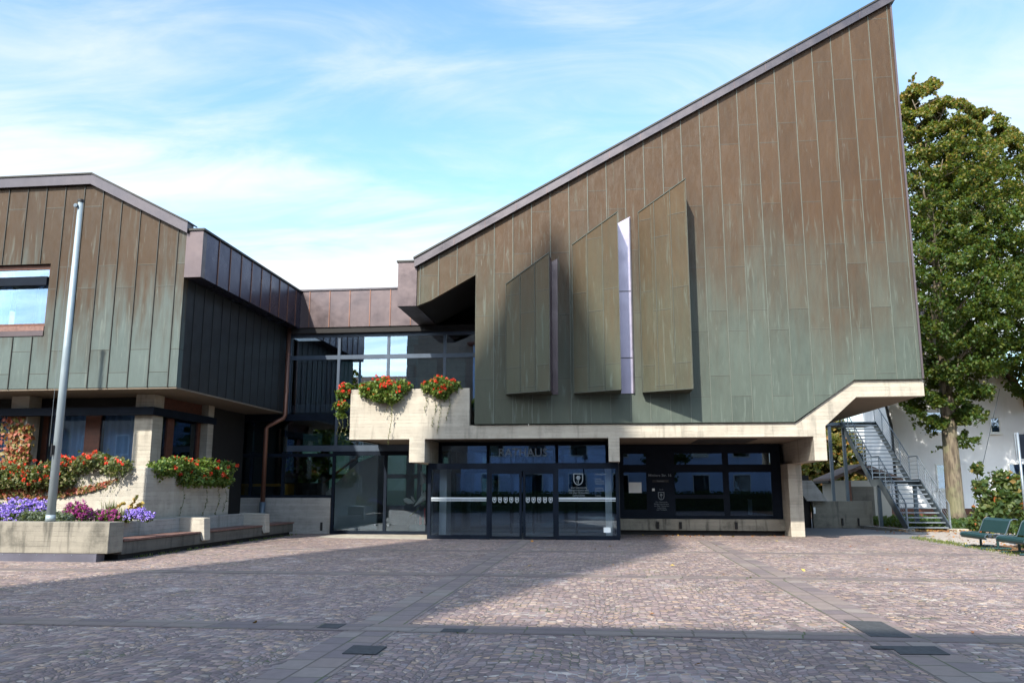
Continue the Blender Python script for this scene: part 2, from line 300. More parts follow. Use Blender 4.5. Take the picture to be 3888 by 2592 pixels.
BACK = glass('dark_tinted_glass', (0.16, 0.23, 0.22), 0.6, 0.0)
MT = dict(
    backglass=BACK, concdark=concrete('stained_shade_concrete', (0.105, 0.098, 0.085), (0.03, 0.028, 0.024), 0.5, 0.6), glassv=glass('entrance_glass', (0.80, 0.86, 0.90), 1.4, 0.03),
    hall=copper('copper_hall', 'X', -4.27, 0.63, 4.4, 11.6, (0.060, 0.078, 0.066), (0.050, 0.0275, 0.0125), (0.105, 0.130, 0.112), left=(-4.0, 2.5)),
    fin=copper('copper_fins', 'X', -3.22, 0.53, 2.0, 11.5, (0.052, 0.064, 0.046), (0.058, 0.036, 0.016), (0.10, 0.125, 0.105), row=2.4),
    wing=copper('copper_wing', 'X', -12.33, 0.61, 5.2, 8.6, (0.070, 0.093, 0.088), (0.041, 0.0240, 0.0112), (0.12, 0.145, 0.13), row=2.5),
    hutwall=plaster('hut_render', (0.34, 0.33, 0.30)), winblue=plain('window_backing', (0.10, 0.125, 0.17), 0.7), concm=concrete('mossy_dark_concrete', (0.16, 0.15, 0.12), (0.035, 0.036, 0.03), 0.6, 0.7),
    letter=plain('pale_lettering', (0.62, 0.78, 0.95), 0.6, 0, 0.04),
    finseam=plain('seam_olive', (0.042, 0.048, 0.036), 0.5),
    lilac=sheetmetal('bronze_sheet', (0.088, 0.069, 0.072), 0.36, 0.65),
    fascia=sheetmetal('bright_flashing', (0.066, 0.060, 0.068), 0.36, 0.65),
    gutter=sheetmetal('sky_shaded_bronze', (0.030, 0.030, 0.062), 0.28, 0.75),  # shade and blue sky reflection of the side face put into the colour
    newzinc=sheetmetal('pale_sheet', (0.27, 0.25, 0.32), 0.35, 0.5),
    purple=sheetmetal('fin_end_sheet', (0.075, 0.055, 0.072), 0.35, 0.6),
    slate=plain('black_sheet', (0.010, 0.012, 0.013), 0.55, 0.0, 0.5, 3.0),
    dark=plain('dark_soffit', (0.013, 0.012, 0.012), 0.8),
    seam=plain('seam_dark', (0.016, 0.017, 0.014), 0.55),
    seamlight=plain('seam_green', (0.095, 0.110, 0.092), 0.5),
    frame=plain('anthracite_frame', (0.008, 0.012, 0.020), 0.55, 0.0, 0.25, 2, 0.06),
    framelight=plain('grey_frame', (0.055, 0.075, 0.105), 0.4, 0.3, 0.15, 2),
    conc=concrete('board_concrete', (0.345, 0.315, 0.26), amt=0.25, streak=0.46),
    concg=concrete('grey_concrete', (0.29, 0.285, 0.27), amt=0.30, streak=0.40),
    concd=concrete('mossy_concrete', (0.225, 0.208, 0.17), (0.035, 0.034, 0.028), 0.75, 0.85),
    concl=concrete('pale_concrete', (0.36, 0.335, 0.285), amt=0.28, streak=0.18),
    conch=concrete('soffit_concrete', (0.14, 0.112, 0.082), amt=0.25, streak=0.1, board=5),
    cob=cobbles(), slabY=slabs('granite_slabs_lengthwise', 0.40, 0.31, 'Y', 0.9), slabX=slabs('granite_slabs_crosswise', 0.62, 0.25, 'X', 0.80),
    edge=slabs('edge_slabs', 0.6, 0.35, 'Y', 1.05, 1.0),
    asphalt=plain('asphalt', (0.155, 0.150, 0.150), 0.9, 0, 0.25, 30), patch=plain('asphalt_patch', (0.045, 0.048, 0.052), 0.85, 0, 0.3, 20),
    glass=glass('window_glass'), glassd=glass('dim_window_glass', (0.40, 0.46, 0.52), 1.6, 0.04), glassr=glass('reflective_glass', (0.45, 0.5, 0.55), 2.0, 0.14), glassw=glass('office_glass', (0.70, 0.80, 0.92), 1.3, 0.06),
    white=plain('white_paint', (0.70, 0.72, 0.71), 0.5, 0, 0.05), vinyl=plain('white_vinyl', (0.42, 0.47, 0.50), 0.6, 0, 0.04),
    vinyld=plain('grey_vinyl', (0.15, 0.18, 0.20), 0.6, 0, 0.04), ghost=plain('letter_reflection_paint', (0.010, 0.018, 0.045), 0.6, 0, 0.04),
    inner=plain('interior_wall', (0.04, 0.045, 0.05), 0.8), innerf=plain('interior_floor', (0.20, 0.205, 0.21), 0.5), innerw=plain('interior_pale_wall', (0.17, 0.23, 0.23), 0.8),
    wood=plain('red_brown_wood', (0.095, 0.032, 0.018), 0.55, 0, 0.3, 8), seat=plain('weathered_bench_boards', (0.155, 0.085, 0.070), 0.7, 0, 0.3, 12),
    galv=sheetmetal('galvanised_steel', (0.21, 0.245, 0.28), 0.42, 0.55, 0.12), galvd=sheetmetal('painted_steel', (0.085, 0.115, 0.145), 0.45, 0.4, 0.12),
    pole=sheetmetal('flagpole_steel', (0.27, 0.33, 0.36), 0.45, 0.35, 0.2), pipe=sheetmetal('copper_pipe', (0.17, 0.085, 0.06), 0.4, 0.6),
    zinc=sheetmetal('zinc_plinth', (0.13, 0.13, 0.165), 0.42, 0.6), black=plain('black_plastic', (0.012, 0.012, 0.013), 0.5),
    bench=plain('dark_green_steel', (0.010, 0.038, 0.040), 0.42, 0, 0.35, 30), plaster=plaster('white_render', (0.78, 0.80, 0.84)), plasterg=plaster('grey_render', (0.22, 0.21, 0.20)), plasterb=plaster('shade_blue_render', (0.50, 0.64, 0.95)),
    curtain=curtain_mat(), tile=tiles('brown_roof_tiles', (0.11, 0.07, 0.055)), rtile=tiles('red_roof_tiles', (0.22, 0.08, 0.05)),
    stone=concrete('church_sandstone', (0.34, 0.27, 0.22), (0.1, 0.09, 0.08), 0.3, 0.2, 0.4),
    bark=bark('linden_bark', (0.055, 0.042, 0.030), (0.165, 0.135, 0.095)), twig=plain('stem', (0.05, 0.06, 0.025), 0.8),
    soil=soil('garden_soil', (0.05, 0.035, 0.022), (0.12, 0.085, 0.055)), gravel=soil('fine_gravel', (0.24, 0.21, 0.185), (0.46, 0.41, 0.37), 25),
    litter=soil('leafy_soil', (0.07, 0.05, 0.03), (0.26, 0.12, 0.05), 9), ground=soil('far_ground', (0.07, 0.09, 0.04), (0.12, 0.13, 0.07), 0.6),
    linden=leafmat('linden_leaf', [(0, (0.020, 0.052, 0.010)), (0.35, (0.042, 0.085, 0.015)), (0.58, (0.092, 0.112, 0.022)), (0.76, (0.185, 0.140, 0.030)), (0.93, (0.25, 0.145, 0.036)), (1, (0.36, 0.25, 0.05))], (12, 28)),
    autumn=leafmat('autumn_leaf', [(0, (0.05, 0.075, 0.02)), (0.4, (0.10, 0.12, 0.03)), (0.75, (0.24, 0.18, 0.05)), (1, (0.36, 0.16, 0.05))]),
    ger=leafmat('geranium_leaf', [(0, (0.032, 0.080, 0.012)), (0.6, (0.085, 0.150, 0.024)), (1, (0.19, 0.21, 0.05))], None, 0.3),
    gerd=leafmat('dry_geranium_leaf', [(0, (0.045, 0.075, 0.025)), (0.6, (0.10, 0.125, 0.045)), (1, (0.22, 0.19, 0.09))], None, 0.3),
    red=leafmat('geranium_petal', [(0, (0.50, 0.018, 0.010)), (0.7, (0.70, 0.045, 0.020)), (1, (0.75, 0.12, 0.06))], None, 0.15),
    lilacfl=leafmat('lilac_petal', [(0, (0.20, 0.13, 0.55)), (0.6, (0.32, 0.22, 0.72)), (1, (0.46, 0.36, 0.80))], None, 0.1),
    magfl=leafmat('magenta_petal', [(0, (0.20, 0.015, 0.13)), (0.6, (0.36, 0.03, 0.24)), (1, (0.46, 0.08, 0.32))], None, 0.1),
    lav=leafmat('lavender_leaf', [(0, (0.07, 0.10, 0.07)), (1, (0.17, 0.21, 0.16))]), 
    vine=leafmat('vine_leaf', [(0, (0.25, 0.045, 0.030)), (0.40, (0.30, 0.085, 0.055)), (0.66, (0.24, 0.17, 0.06)), (1, (0.09, 0.125, 0.03))], None, 0.25),
    vineg=leafmat('yellow_vine_leaf', [(0, (0.45, 0.36, 0.10)), (0.5, (0.50, 0.26, 0.10)), (1, (0.30, 0.30, 0.08))], None, 0.25),
    shrub=leafmat('shrub_leaf', [(0, (0.022, 0.05, 0.014)), (0.6, (0.06, 0.10, 0.028)), (0.92, (0.13, 0.15, 0.05)), (1, (0.40, 0.09, 0.03))]),
    cover=leafmat('ground_cover_leaf', [(0, (0.02, 0.05, 0.016)), (1, (0.07, 0.12, 0.04))]),
    grass=leafmat('grass_blade', [(0, (0.05, 0.09, 0.02)), (0.7, (0.12, 0.16, 0.04)), (1, (0.28, 0.24, 0.10))]),
    fall=leafmat('fallen_leaf', [(0, (0.22, 0.065, 0.022)), (0.6, (0.34, 0.15, 0.04)), (1, (0.55, 0.42, 0.10))], None, 0.1),
    yellow=plain('yellow_table', (0.45, 0.22, 0.02), 0.5), redp=plain('red_wax', (0.45, 0.02, 0.015), 0.5), paper=plain('white_paper', (0.78, 0.80, 0.78), 0.8, 0, 0.04),
)

# ---------------------------------------------------------------- mesh helpers
class MB:
    def __init__(s): s.v = []; s.f = []
    def add(s, vs, fs):
        b = len(s.v); s.v += [tuple(p) for p in vs]; s.f += [tuple(i + b for i in f) for f in fs]; return s
    def box(s, x0, x1, y0, y1, z0, z1):
        return s.add([(x0, y0, z0), (x1, y0, z0), (x1, y1, z0), (x0, y1, z0), (x0, y0, z1), (x1, y0, z1), (x1, y1, z1), (x0, y1, z1)],
                     [(0, 3, 2, 1), (4, 5, 6, 7), (0, 1, 5, 4), (1, 2, 6, 5), (2, 3, 7, 6), (3, 0, 4, 7)])
    def prism(s, poly, y0, y1, axis='Y'):
        """polygon in (x,z) pushed along Y, or in (y,z) along X, or in (x,y) along Z"""
        a = sum(poly[i][0] * poly[(i + 1) % len(poly)][1] - poly[(i + 1) % len(poly)][0] * poly[i][1] for i in range(len(poly)))
        if (a < 0) != (axis == 'Z' and False): pass
        P = list(poly) if a > 0 else list(poly)[::-1]
        n = len(P)
        if axis == 'Y': A = [(p[0], y0, p[1]) for p in P]; B = [(p[0], y1, p[1]) for p in P]
        elif axis == 'X': A = [(y1, p[0], p[1]) for p in P]; B = [(y0, p[0], p[1]) for p in P]
        else: A = [(p[0], p[1], y1) for p in P]; B = [(p[0], p[1], y0) for p in P]
        return s.add(A + B, [tuple(range(n)), tuple(range(2 * n - 1, n - 1, -1))] + [(i, i + n, (i + 1) % n + n, (i + 1) % n) for i in range(n)])
    def tube(s, pts, r, n=8, caps=True):
        pts = [np.array(p, float) for p in pts]; rs = r if isinstance(r, (list, tuple)) else [r] * len(pts)
        rings = []; prev = None
        for i, p in enumerate(pts):
            t = pts[min(i + 1, len(pts) - 1)] - pts[max(i - 1, 0)]; t /= np.linalg.norm(t) + 1e-9
            ref = prev if prev is not None else (np.array([1.0, 0, 0]) if abs(t[0]) < 0.8 else np.array([0, 1.0, 0]))
            a = ref - t * (ref @ t); a /= np.linalg.norm(a) + 1e-9; prev = a; b = np.cross(t, a)
            rings.append([tuple(p + rs[i] * (a * cos(2 * pi * k / n) + b * sin(2 * pi * k / n))) for k in range(n)])
        V = sum(rings, []); F = []
        for i in range(len(pts) - 1):
            for k in range(n): F.append((i * n + k, i * n + (k + 1) % n, (i + 1) * n + (k + 1) % n, (i + 1) * n + k))
        if caps: F += [tuple(range(n - 1, -1, -1)), tuple(range((len(pts) - 1) * n, len(pts) * n))]
        return s.add(V, F)
    def bar(s, p, q, w, h):
        p = np.array(p, float); q = np.array(q, float); t = q - p; t /= np.linalg.norm(t)
        a = np.cross(t, (0, 0, 1.0)); 
        if np.linalg.norm(a) < 1e-3: a = np.array([1.0, 0, 0])
        a /= np.linalg.norm(a); b = np.cross(a, t); V = []
        for o in (p, q):
            for sx, sy in ((-1, -1), (1, -1), (1, 1), (-1, 1)): V.append(o + a * sx * w / 2 + b * sy * h / 2)
        return s.add(V, [(0, 1, 2, 3), (7, 6, 5, 4), (0, 4, 5, 1), (1, 5, 6, 2), (2, 6, 7, 3), (3, 7, 4, 0)])
    def build(s, name, mat, parent=None, bevel=0.0, smooth=False):
        me = bpy.data.meshes.new(name); me.from_pydata(s.v, [], s.f); me.update()
        return finish(me, name, mat, parent, bevel, smooth)

def join(o, mb, mat):
    """surface pattern (seams, joints, bolts) added to a part's own mesh in a second material"""
    me = o.data; bm = bmesh.new(); bm.from_mesh(me); k = len(me.materials); vs = [bm.verts.new(v) for v in mb.v]
    for f in mb.f:
        try: bm.faces.new([vs[i] for i in f]).material_index = k
        except ValueError: pass
    bm.to_mesh(me); bm.free(); me.materials.append(MT[mat]); me.update(); return o
def finish(me, name, mat, parent=None, bevel=0.0, smooth=False):
    o = bpy.data.objects.new(name, me); col.objects.link(o)
    me.materials.append(MT[mat] if isinstance(mat, str) else mat)
    if smooth: me.polygons.foreach_set('use_smooth', [True] * len(me.polygons))
    if bevel:
        b = o.modifiers.new('bevel', 'BEVEL'); b.width = bevel; b.segments = 2; b.limit_method = 'ANGLE'
    if parent is not None:
        o.parent = parent
        off = np.zeros(3); q = parent
        while q is not None: off += np.array(q.location); q = q.parent
        o.location = tuple(-off)
    return o
def tag(o, label=None, cat=None, group=None, kind=None):
    if label: o['label'] = label
    if cat: o['category'] = cat
    if group: o['group'] = group
    if kind: o['kind'] = kind
    return o
def thing(name, label, cat, loc, group=None):
    o = bpy.data.objects.new(name, None); col.objects.link(o); o.location = loc; o.empty_display_size = 0.3
    return tag(o, label, cat, group)
def box(name, mat, parent, *b, bevel=0.0): return MB().box(*b).build(name, mat, parent, bevel)
def copy_tree(o, parent=None):
    c = o.copy(); col.objects.link(c); c.parent = parent
    for ch in o.children: copy_tree(ch, c)
    return c

def leaves(name, pts, size, mat, parent=None, up=0.35, aspect=1.35, vary=0.35, fold=0.25, dirs=None):
    """many small folded leaf blades, each its own island"""
    pts = np.asarray(pts, float); n = len(pts)
    nor = rng.normal(size=(n, 3)) if dirs is None else dirs + rng.normal(size=(n, 3)) * 0.45
    nor[:, 2] = nor[:, 2] + up; nor /= np.linalg.norm(nor, axis=1)[:, None] + 1e-9
    t = np.cross(nor, rng.normal(size=(n, 3))); t /= np.linalg.norm(t, axis=1)[:, None] + 1e-9
    b = np.cross(nor, t); s = size * (1 + vary * rng.uniform(-1, 1, n))[:, None]
    A = pts - t * s * 0.5 * aspect; C = pts + t * s * 0.5 * aspect
    Bv = pts + b * s * 0.5 + nor * s * fold - t * s * 0.1; D = pts - b * s * 0.5 + nor * s * fold - t * s * 0.1
    V = np.stack([A, Bv, C, D], 1).reshape(-1, 3)
    base = np.arange(n) * 4
    F = np.stack([base, base + 1, base + 2, base, base + 2, base + 3], 1).reshape(-1, 3)
    return rawmesh(name, V, F, mat, parent)
def rawmesh(name, V, F, mat, parent=None, smooth=False):
    me = bpy.data.meshes.new(name); nv, nf, k = len(V), len(F), F.shape[1]
    me.vertices.add(nv); me.vertices.foreach_set('co', np.ascontiguousarray(V, np.float32).ravel())
    me.loops.add(nf * k); me.loops.foreach_set('vertex_index', np.ascontiguousarray(F, np.int32).ravel())
    me.polygons.add(nf); me.polygons.foreach_set('loop_start', np.arange(0, nf * k, k, dtype=np.int32))
    me.update(calc_edges=True)
    return finish(me, name, mat, parent, 0, smooth)
def blobs(n, centers, radii, squash=1.0, shell=0.55):
    """points spread through a set of lumpy balls, denser near their skins"""
    centers = np.asarray(centers, float); radii = np.asarray(radii, float)
    w = radii ** 2; idx = rng.choice(len(centers), n, p=w / w.sum())
    d = rng.normal(size=(n, 3)); d /= np.linalg.norm(d, axis=1)[:, None]
    r = (shell + (1 - shell) * rng.uniform(0, 1, n) ** 0.6) * radii[idx] * (1 + 0.18 * rng.normal(size=n))
    p = centers[idx] + d * r[:, None] * np.array([1, 1, squash]); return p, d
def flowers(name, pts, r, mat, parent, petals=16):
    """round flower heads, each a ball of small petals"""
    pts = np.asarray(pts, float); P = []; 
    for p in pts:
        d = rng.normal(size=(petals, 3)); d /= np.linalg.norm(d, axis=1)[:, None]; P.append(p + d * r * rng.uniform(0.55, 1.0, (petals, 1)))
    return leaves(name, np.concatenate(P), r * 0.85, mat, parent, up=0.2, aspect=1.1)
def text(name, body, size, x, y, z, mat, parent, align='CENTER', ext=0.002, rotz=0.0, bold=0.0, xs=1.0):
    c = bpy.data.curves.new(name, 'FONT'); c.body = body; c.size = size; c.align_x = align; c.align_y = 'CENTER'; c.extrude = ext; c.offset = bold; c.resolution_u = 3
    t = bpy.data.objects.new('tmp', c); col.objects.link(t)
    dg = bpy.context.evaluated_depsgraph_get(); me = bpy.data.meshes.new_from_object(t.evaluated_get(dg))
    bpy.data.objects.remove(t); n = len(me.vertices); a = np.zeros(n * 3); me.vertices.foreach_get('co', a); a = a.reshape(-1, 3)
    o = np.stack([x + a[:, 0] * xs, y - a[:, 2], z + a[:, 1]], 1); me.vertices.foreach_set('co', o.ravel()); me.update(); me.name = name
    me.materials.clear()
    return finish(me, name, mat, parent)
def words(name, body, size, x, y, z, mat, parent, align='CENTER', bold=0.0):
    """a line of lettering, one object per word"""
    ob = [text(name, w, size, 0, y, z, mat, parent, 'LEFT', bold=bold) for w in body.split()]
    def ext(o):
        a = np.zeros(len(o.data.vertices) * 3); o.data.vertices.foreach_get('co', a); return a.reshape(-1, 3)[:, 0].max()
    ws = [ext(o) for o in ob]; tot = sum(ws) + .3 * size * (len(ws) - 1); cx = x - tot / 2 if align == 'CENTER' else x
    for o, w in zip(ob, ws): o.data.transform(__import__('mathutils').Matrix.Translation((cx, 0, 0))); cx += w + .3 * size
def shield(mb, cx, y, cz, w, h, line, t=0.003):
    """outline of a coat of arms with a flower on a leafy stalk"""
    def out(k, n=14):
        ww, hh = w / 2 - k, h - 2 * k; top = cz + hh / 2; P = [(cx - ww, top), (cx - ww, cz)]
        for i in range(1, n): a = pi * i / n; P.append((cx - ww * cos(a), cz - hh / 2 * sin(a)))
        return P + [(cx + ww, cz), (cx + ww, top)]
    A, B = out(0), out(line); n = len(A)
    for i in range(n):
        j = (i + 1) % n; mb.prism([A[i], A[j], B[j], B[i]], y - t, y)
    r = w * 0.21; fz = cz + h * 0.14
    mb.prism([(cx + r * (1 + 0.22 * cos(6 * a)) * cos(a), fz + r * (1 + 0.22 * cos(6 * a)) * sin(a)) for a in np.linspace(0, 2 * pi, 36, endpoint=False)], y - t, y)
    mb.prism([(cx - w * .035, fz - r), (cx + w * .035, fz - r), (cx + w * .035, cz - h * .36), (cx - w * .035, cz - h * .36)], y - t - .0006, y)
    mb.prism([(cx - w * .03, cz - h * .34), (cx - w * .27, cz - h * .10), (cx - w * .20, cz - h * .22)], y - t - .0012, y)

def seams_xz(polys, xs, y0, y1, w, skip=()):
    """vertical standing seams clipped to polygons in the x,z plane"""
    mb = MB()
    for x in xs:
        for P in polys:
            zs = []
            for i in range(len(P)):
                (xa, za), (xb, zb) = P[i], P[(i + 1) % len(P)]
                if (xa - x) * (xb - x) < 0: zs.append(za + (zb - za) * (x - xa) / (xb - xa))
            zs.sort()
            for a, b in zip(zs[::2], zs[1::2]):
                segs = [(a + .004, b - .004)]
                for (sx0, sx1, sz0, sz1) in skip:
                    if sx0 < x < sx1:
                        segs = [q for (u, v) in segs for q in ((u, min(v, sz0)), (max(u, sz1), v)) if q[1] - q[0] > 0.05]
                for u, v in segs: mb.box(x - w / 2, x + w / 2, y0, y1, u, v)
    return mb

# ---------------------------------------------------------------- the ground
tag(MB().box(-1500, 1500, -1500, 1500, -0.4, -0.03).build('ground', 'ground'), kind='structure')
def sheet(name, mat, poly, z, th=0.03): return tag(MB().prism(poly, z - th, z, 'Z').build(name, mat), kind='structure')
sheet('plaza_paving', 'cob', [(-45, -40), (9.55, -40), (9.55, 31.3), (-45, 31.3)], 0.0)
for X in (-2.74, 3.08): sheet('paving_band', 'slabY', [(X - .31, -6), (X + .31, -6), (X + .31, 27.5), (X - .31, 27.5)], 0.004, 0.012)
for Yc in (9.95, 16.15, 22.4): sheet('paving_cross_band', 'slabX', [(-16, Yc - .25), (9.55, Yc - .25), (9.55, Yc + .25), (-16, Yc + .25)], 0.008, 0.012)
sheet('edge_band', 'edge', [(9.55, -40), (10.25, -40), (10.25, 29.3), (9.55, 29.3)], 0.006, 0.05)
sheet('asphalt_yard', 'asphalt', [(6.0, 31.3), (9.55, 31.3), (9.55, 29.3), (11.2, 30.8), (11.2, 50), (6.0, 50)], 0.003, 0.04)
sheet('gravel_path', 'gravel', [(10.25, 26.2), (24, 27.5), (24, 34.2), (11.2, 34.2), (11.2, 30.8), (10.25, 29.9)], 0.004, 0.05)
sheet('planting_bed', 'litter', [(10.25, -40), (60, -40), (60, 27.5), (24, 27.5), (10.25, 26.2)], 0.004, 0.05)
sheet('leafy_bed', 'litter', [(11.2, 34.2), (40, 34.2), (40, 80), (11.2, 80)], 0.05, 0.1)
def patch_px(n, poly): sheet('asphalt_patch', 'patch', poly, 0.013, 0.02)
patch_px(0, [(2.82, 8.95), (3.30, 8.98), (3.32, 9.42), (2.66, 9.36), (2.66, 9.22), (2.84, 9.20)])
patch_px(1, [(2.84, 9.95), (3.27, 9.93), (3.29, 11.05), (2.86, 11.1)])
patch_px(2, [(-2.64, 8.36), (-2.30, 8.36), (-2.30, 8.78), (-2.66, 8.80)])
sheet('asphalt_patch', 'patch', [(-3.42, 9.82), (-3.16, 9.82), (-3.16, 10.14), (-3.42, 10.14)], 0.013, 0.02)
sheet('asphalt_patch', 'patch', [(-1.93, 9.72), (-1.64, 9.72), (-1.64, 9.94), (-1.93, 9.94)], 0.013, 0.02)
sheet('entrance_slab', 'concl', [(-9.9, 27.9), (-5.95, 27.3), (-5.95, 30.0), (-9.9, 30.0)], 0.005, 0.02)

# ---------------------------------------------------------------- the hall
hall = thing('council_hall', 'tall copper clad hall with a steeply rising roof on a concrete base', 'building', (0, 26.7, 0))
slope = (17.62 - 9.0) / (9.70 + 6.26)
def rz(x): return 9.0 + (x + 6.26) * slope
HP = [(-6.26, 7.66), (-5.78, 7.84), (-4.27, 8.68), (-4.27, 3.69), (5.82, 3.67), (7.68, 4.96), (9.72, 4.96), (9.69, rz(9.69)), (-6.26, 9.0)]
hf = MB().prism(HP, 26.7, 26.88).build('copper_facade', 'hall', hall)
xs = [-4.27 + 0.63 * k for k in range(-3, 23)]
join(hf, seams_xz([HP], xs, 26.678, 26.702, 0.016), 'seamlight')
MB().box(9.69, 9.75, 26.66, 27.0, 4.97, rz(9.69) - .05).build('corner_trim', 'lilac', hall)
# copper skin on the side and back, hidden parts of the volume
MB().prism([(26.9, 4.96), (43, 4.96), (43, rz(9.6)), (26.9, rz(9.6))], 9.5, 9.68, 'X').build('side_wall', 'hall', hall)
MB().box(-4.25, -4.05, 26.9, 43, 3.7, 9.9).build('inner_side_wall', 'dark', hall)
MB().prism([(-4.0, 3.7), (5.8, 3.7), (7.7, 4.9), (9.45, 4.9), (9.45, rz(9.45) - .1), (-4.0, rz(-4.0) - .1)], 42.8, 43).build('back_wall', 'hall', hall)
roof = MB().prism([(-6.30, 9.0), (9.86, rz(9.86)), (9.86, rz(9.86) + .18), (-6.30, 9.18)], 26.70, 43.2).build('roof', 'dark', hall)
rf = MB().prism([(-6.34, 8.97), (9.84, rz(9.84) - .02), (9.90, rz(9.90) + .27), (-6.34, 9.25)], 26.54, 26.698).build('roof_fascia', 'fascia', roof)
MB().prism([(-6.37, 9.25), (9.90, rz(9.90) + .27), (9.93, rz(9.93) + .33), (-6.37, 9.31)], 26.50, 27.1).build('roof_capping', 'seam', roof)
jb = MB()
for x in np.arange(-5, 9.8, 1.05): jb.prism([(x, rz(x) + .01), (x + .03, rz(x + .03) + .01), (x + .03, rz(x + .03) + .25), (x, rz(x) + .25)], 26.532, 26.541)
join(rf, jb, 'lilac')
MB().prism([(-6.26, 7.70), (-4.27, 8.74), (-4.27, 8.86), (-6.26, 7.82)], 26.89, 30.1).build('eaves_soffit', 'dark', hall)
MB().box(-6.92, -6.27, 26.66, 30.2, 7.66, 9.18).build('eaves_box', 'lilac', hall)
MB().box(-6.97, -6.22, 26.62, 30.2, 9.181, 9.24).build('eaves_capping', 'seam', hall)
# three wedge shaped window fins
fz = []
for xl, zt in ((-3.22, 8.25), (-1.03, 9.52), (1.15, 10.54)):
    xr = xl + 1.50; zr = zt + 1.5 * slope
    mb = MB(); yl, yr, zb = 26.42, 25.62, 4.62
    mb.add([(xl, yl, zb), (xr, yr, zb), (xr, yr, zr), (xl, yl, zt)], [(0, 1, 2, 3)])
    mb.add([(xl, 26.7, zb), (xl, yl, zb), (xl, yl, zt), (xl, 26.7, zt)], [(0, 1, 2, 3)])
    mb.add([(xl, yl, zt), (xr, yr, zr), (xr, 26.7, zr), (xl, 26.7, zt)], [(0, 1, 2, 3)])
    mb.add([(xl, yl, zb), (xl, 26.7, zb), (xr, 26.7, zb), (xr, yr, zb)], [(0, 1, 2, 3)])
    fin = mb.build('window_fin', 'fin', hall)
    MB().add([(xr, yr, zb), (xr, 26.7, zb), (xr, 26.7, zr), (xr, yr, zr)], [(0, 1, 2, 3)]).build('fin_end', 'purple', fin)
    sm = MB()
    for k in (0, .5, 1.0, 1.5):
        t = min(max(k / 1.5, .006), .994); x = xl + 1.5 * t; y = yl + (yr - yl) * t
        sm.box(x - .008, x + .008, y - .018, y + .012, zb + .005, zt + 1.5 * slope * t - .005)
    sm.bar((xl, yl - .01, zt), (xr, yr - .01, zr), .03, .03); sm.bar((xl, yl - .01, zb + .012), (xr, yr - .01, zb + .012), .03, .03)
    join(fin, sm, 'finseam')
pp_ = MB().prism([(.475, 4.62), (.86, 4.62), (.90, 10.50), (.475, 10.28)], 26.66, 26.699).build('pale_panel', 'newzinc', hall)
pj = MB().box(.865, .905, 26.63, 26.698, 4.62, 10.46)
for z in (5.75, 7.95): pj.box(.48, .864, 26.653, 26.661, z, z + .035)
join(pp_, pj, 'fascia')
MB().prism([(-1.715, 4.62), (-1.54, 4.62), (-1.52, 9.14), (-1.715, 9.04)], 26.66, 26.699).build('pale_panel', 'lilac', hall)
# concrete frame
BP = [(-8.47, 3.22), (-4.45, 3.22), (6.37, 3.22), (6.37, 2.48), (6.75, 2.48), (6.75, 3.54), (7.74, 4.43), (9.77, 4.44), (9.77, 4.95), (7.66, 4.95), (5.86, 3.655), (-4.45, 3.655), (-4.45, 4.88), (-8.47, 4.88)]
MB().prism(BP, 26.8, 27.12).build('concrete_beam', 'conc', hall, 0.012)
SP = [(-8.4, 3.24), (6.38, 3.24), (6.73, 3.56), (7.73, 4.46), (9.75, 4.47), (9.75, 4.9), (7.7, 4.9), (5.9, 3.6), (-8.4, 3.6)]
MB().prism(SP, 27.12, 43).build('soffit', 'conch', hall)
for a, b in ((-6.44, -5.92), (0.04, 0.39)): MB().box(a, b, 26.795, 29.3, 2.47, 3.24).build('hanging_beam', 'conc', hall, 0.012)
MB().box(6.37, 6.75, 27.12, 34, 2.485, 3.5).build('hanging_beam', 'conc', hall, 0.012)
MB().box(6.20, 6.66, 30.0, 33.2, 0, 2.49).build('pillar', 'conc', hall, 0.012)
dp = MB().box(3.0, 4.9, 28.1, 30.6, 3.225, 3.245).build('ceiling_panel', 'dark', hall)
# ground floor windows, right of the entrance
gl = MB(); Yg = 31.2
for x0, x1 in ((.40, .58), (1.40, 2.42), (4.15, 4.36), (5.86, 6.2)): gl.box(x0, x1, Yg, Yg + .12, .56, 3.22)
for z0, z1 in ((.56, .68), (2.22, 2.50), (2.90, 3.22)): gl.box(.40, 6.2, Yg + .003, Yg + .117, z0, z1)
gl.box(2.42, 4.15, Yg + .003, Yg + .117, 1.28, 1.42); gl.box(.58, 1.40, Yg + .003, Yg + .117, .68, .88)
gfw = gl.build('window_front', 'frame', hall)
for x0, x1 in ((.58, 1.40), (2.42, 4.15), (4.36, 5.86)):
    for z0, z1 in ((.6, 2.3), (2.4, 3.0)): box('pane', 'glassd', gfw, x0 - .02, x1 + .02, Yg + .05, Yg + .06, z0, z1)
box('low_wall', 'concd', hall, .42, 6.2, Yg - .28, Yg + .12, .16, .56, bevel=.01)
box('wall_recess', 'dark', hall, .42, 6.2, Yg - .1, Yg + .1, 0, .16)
for x in (1.75, 2.55, 4.5):
    MB().box(x - .05, x + .05, Yg - .34, Yg - .28, .22, .46).build('bracket', 'dark', hall)
words('street_lettering', 'Mittlere Str. 16', .135, 1.89, Yg - .004, 2.11, 'vinyld', hall, bold=.002)
box('letter_slot', 'black', hall, 1.62, 2.2, Yg - .012, Yg, 1.86, 1.95); text('slot_lettering', 'Postkasten', .06, 1.91, Yg - .015, 1.905, 'vinyld', hall)
box('bell_plate', 'white', hall, 1.60, 1.69, Yg - .02, Yg, 1.55, 1.64)
text('sign_lettering', 'Stadt', .07, 1.93, Yg - .004, 1.60, 'vinyld', hall)
em = MB(); shield(em, 1.92, Yg, 1.37, .23, .29, .028); em.build('crest', 'vinyld', hall)
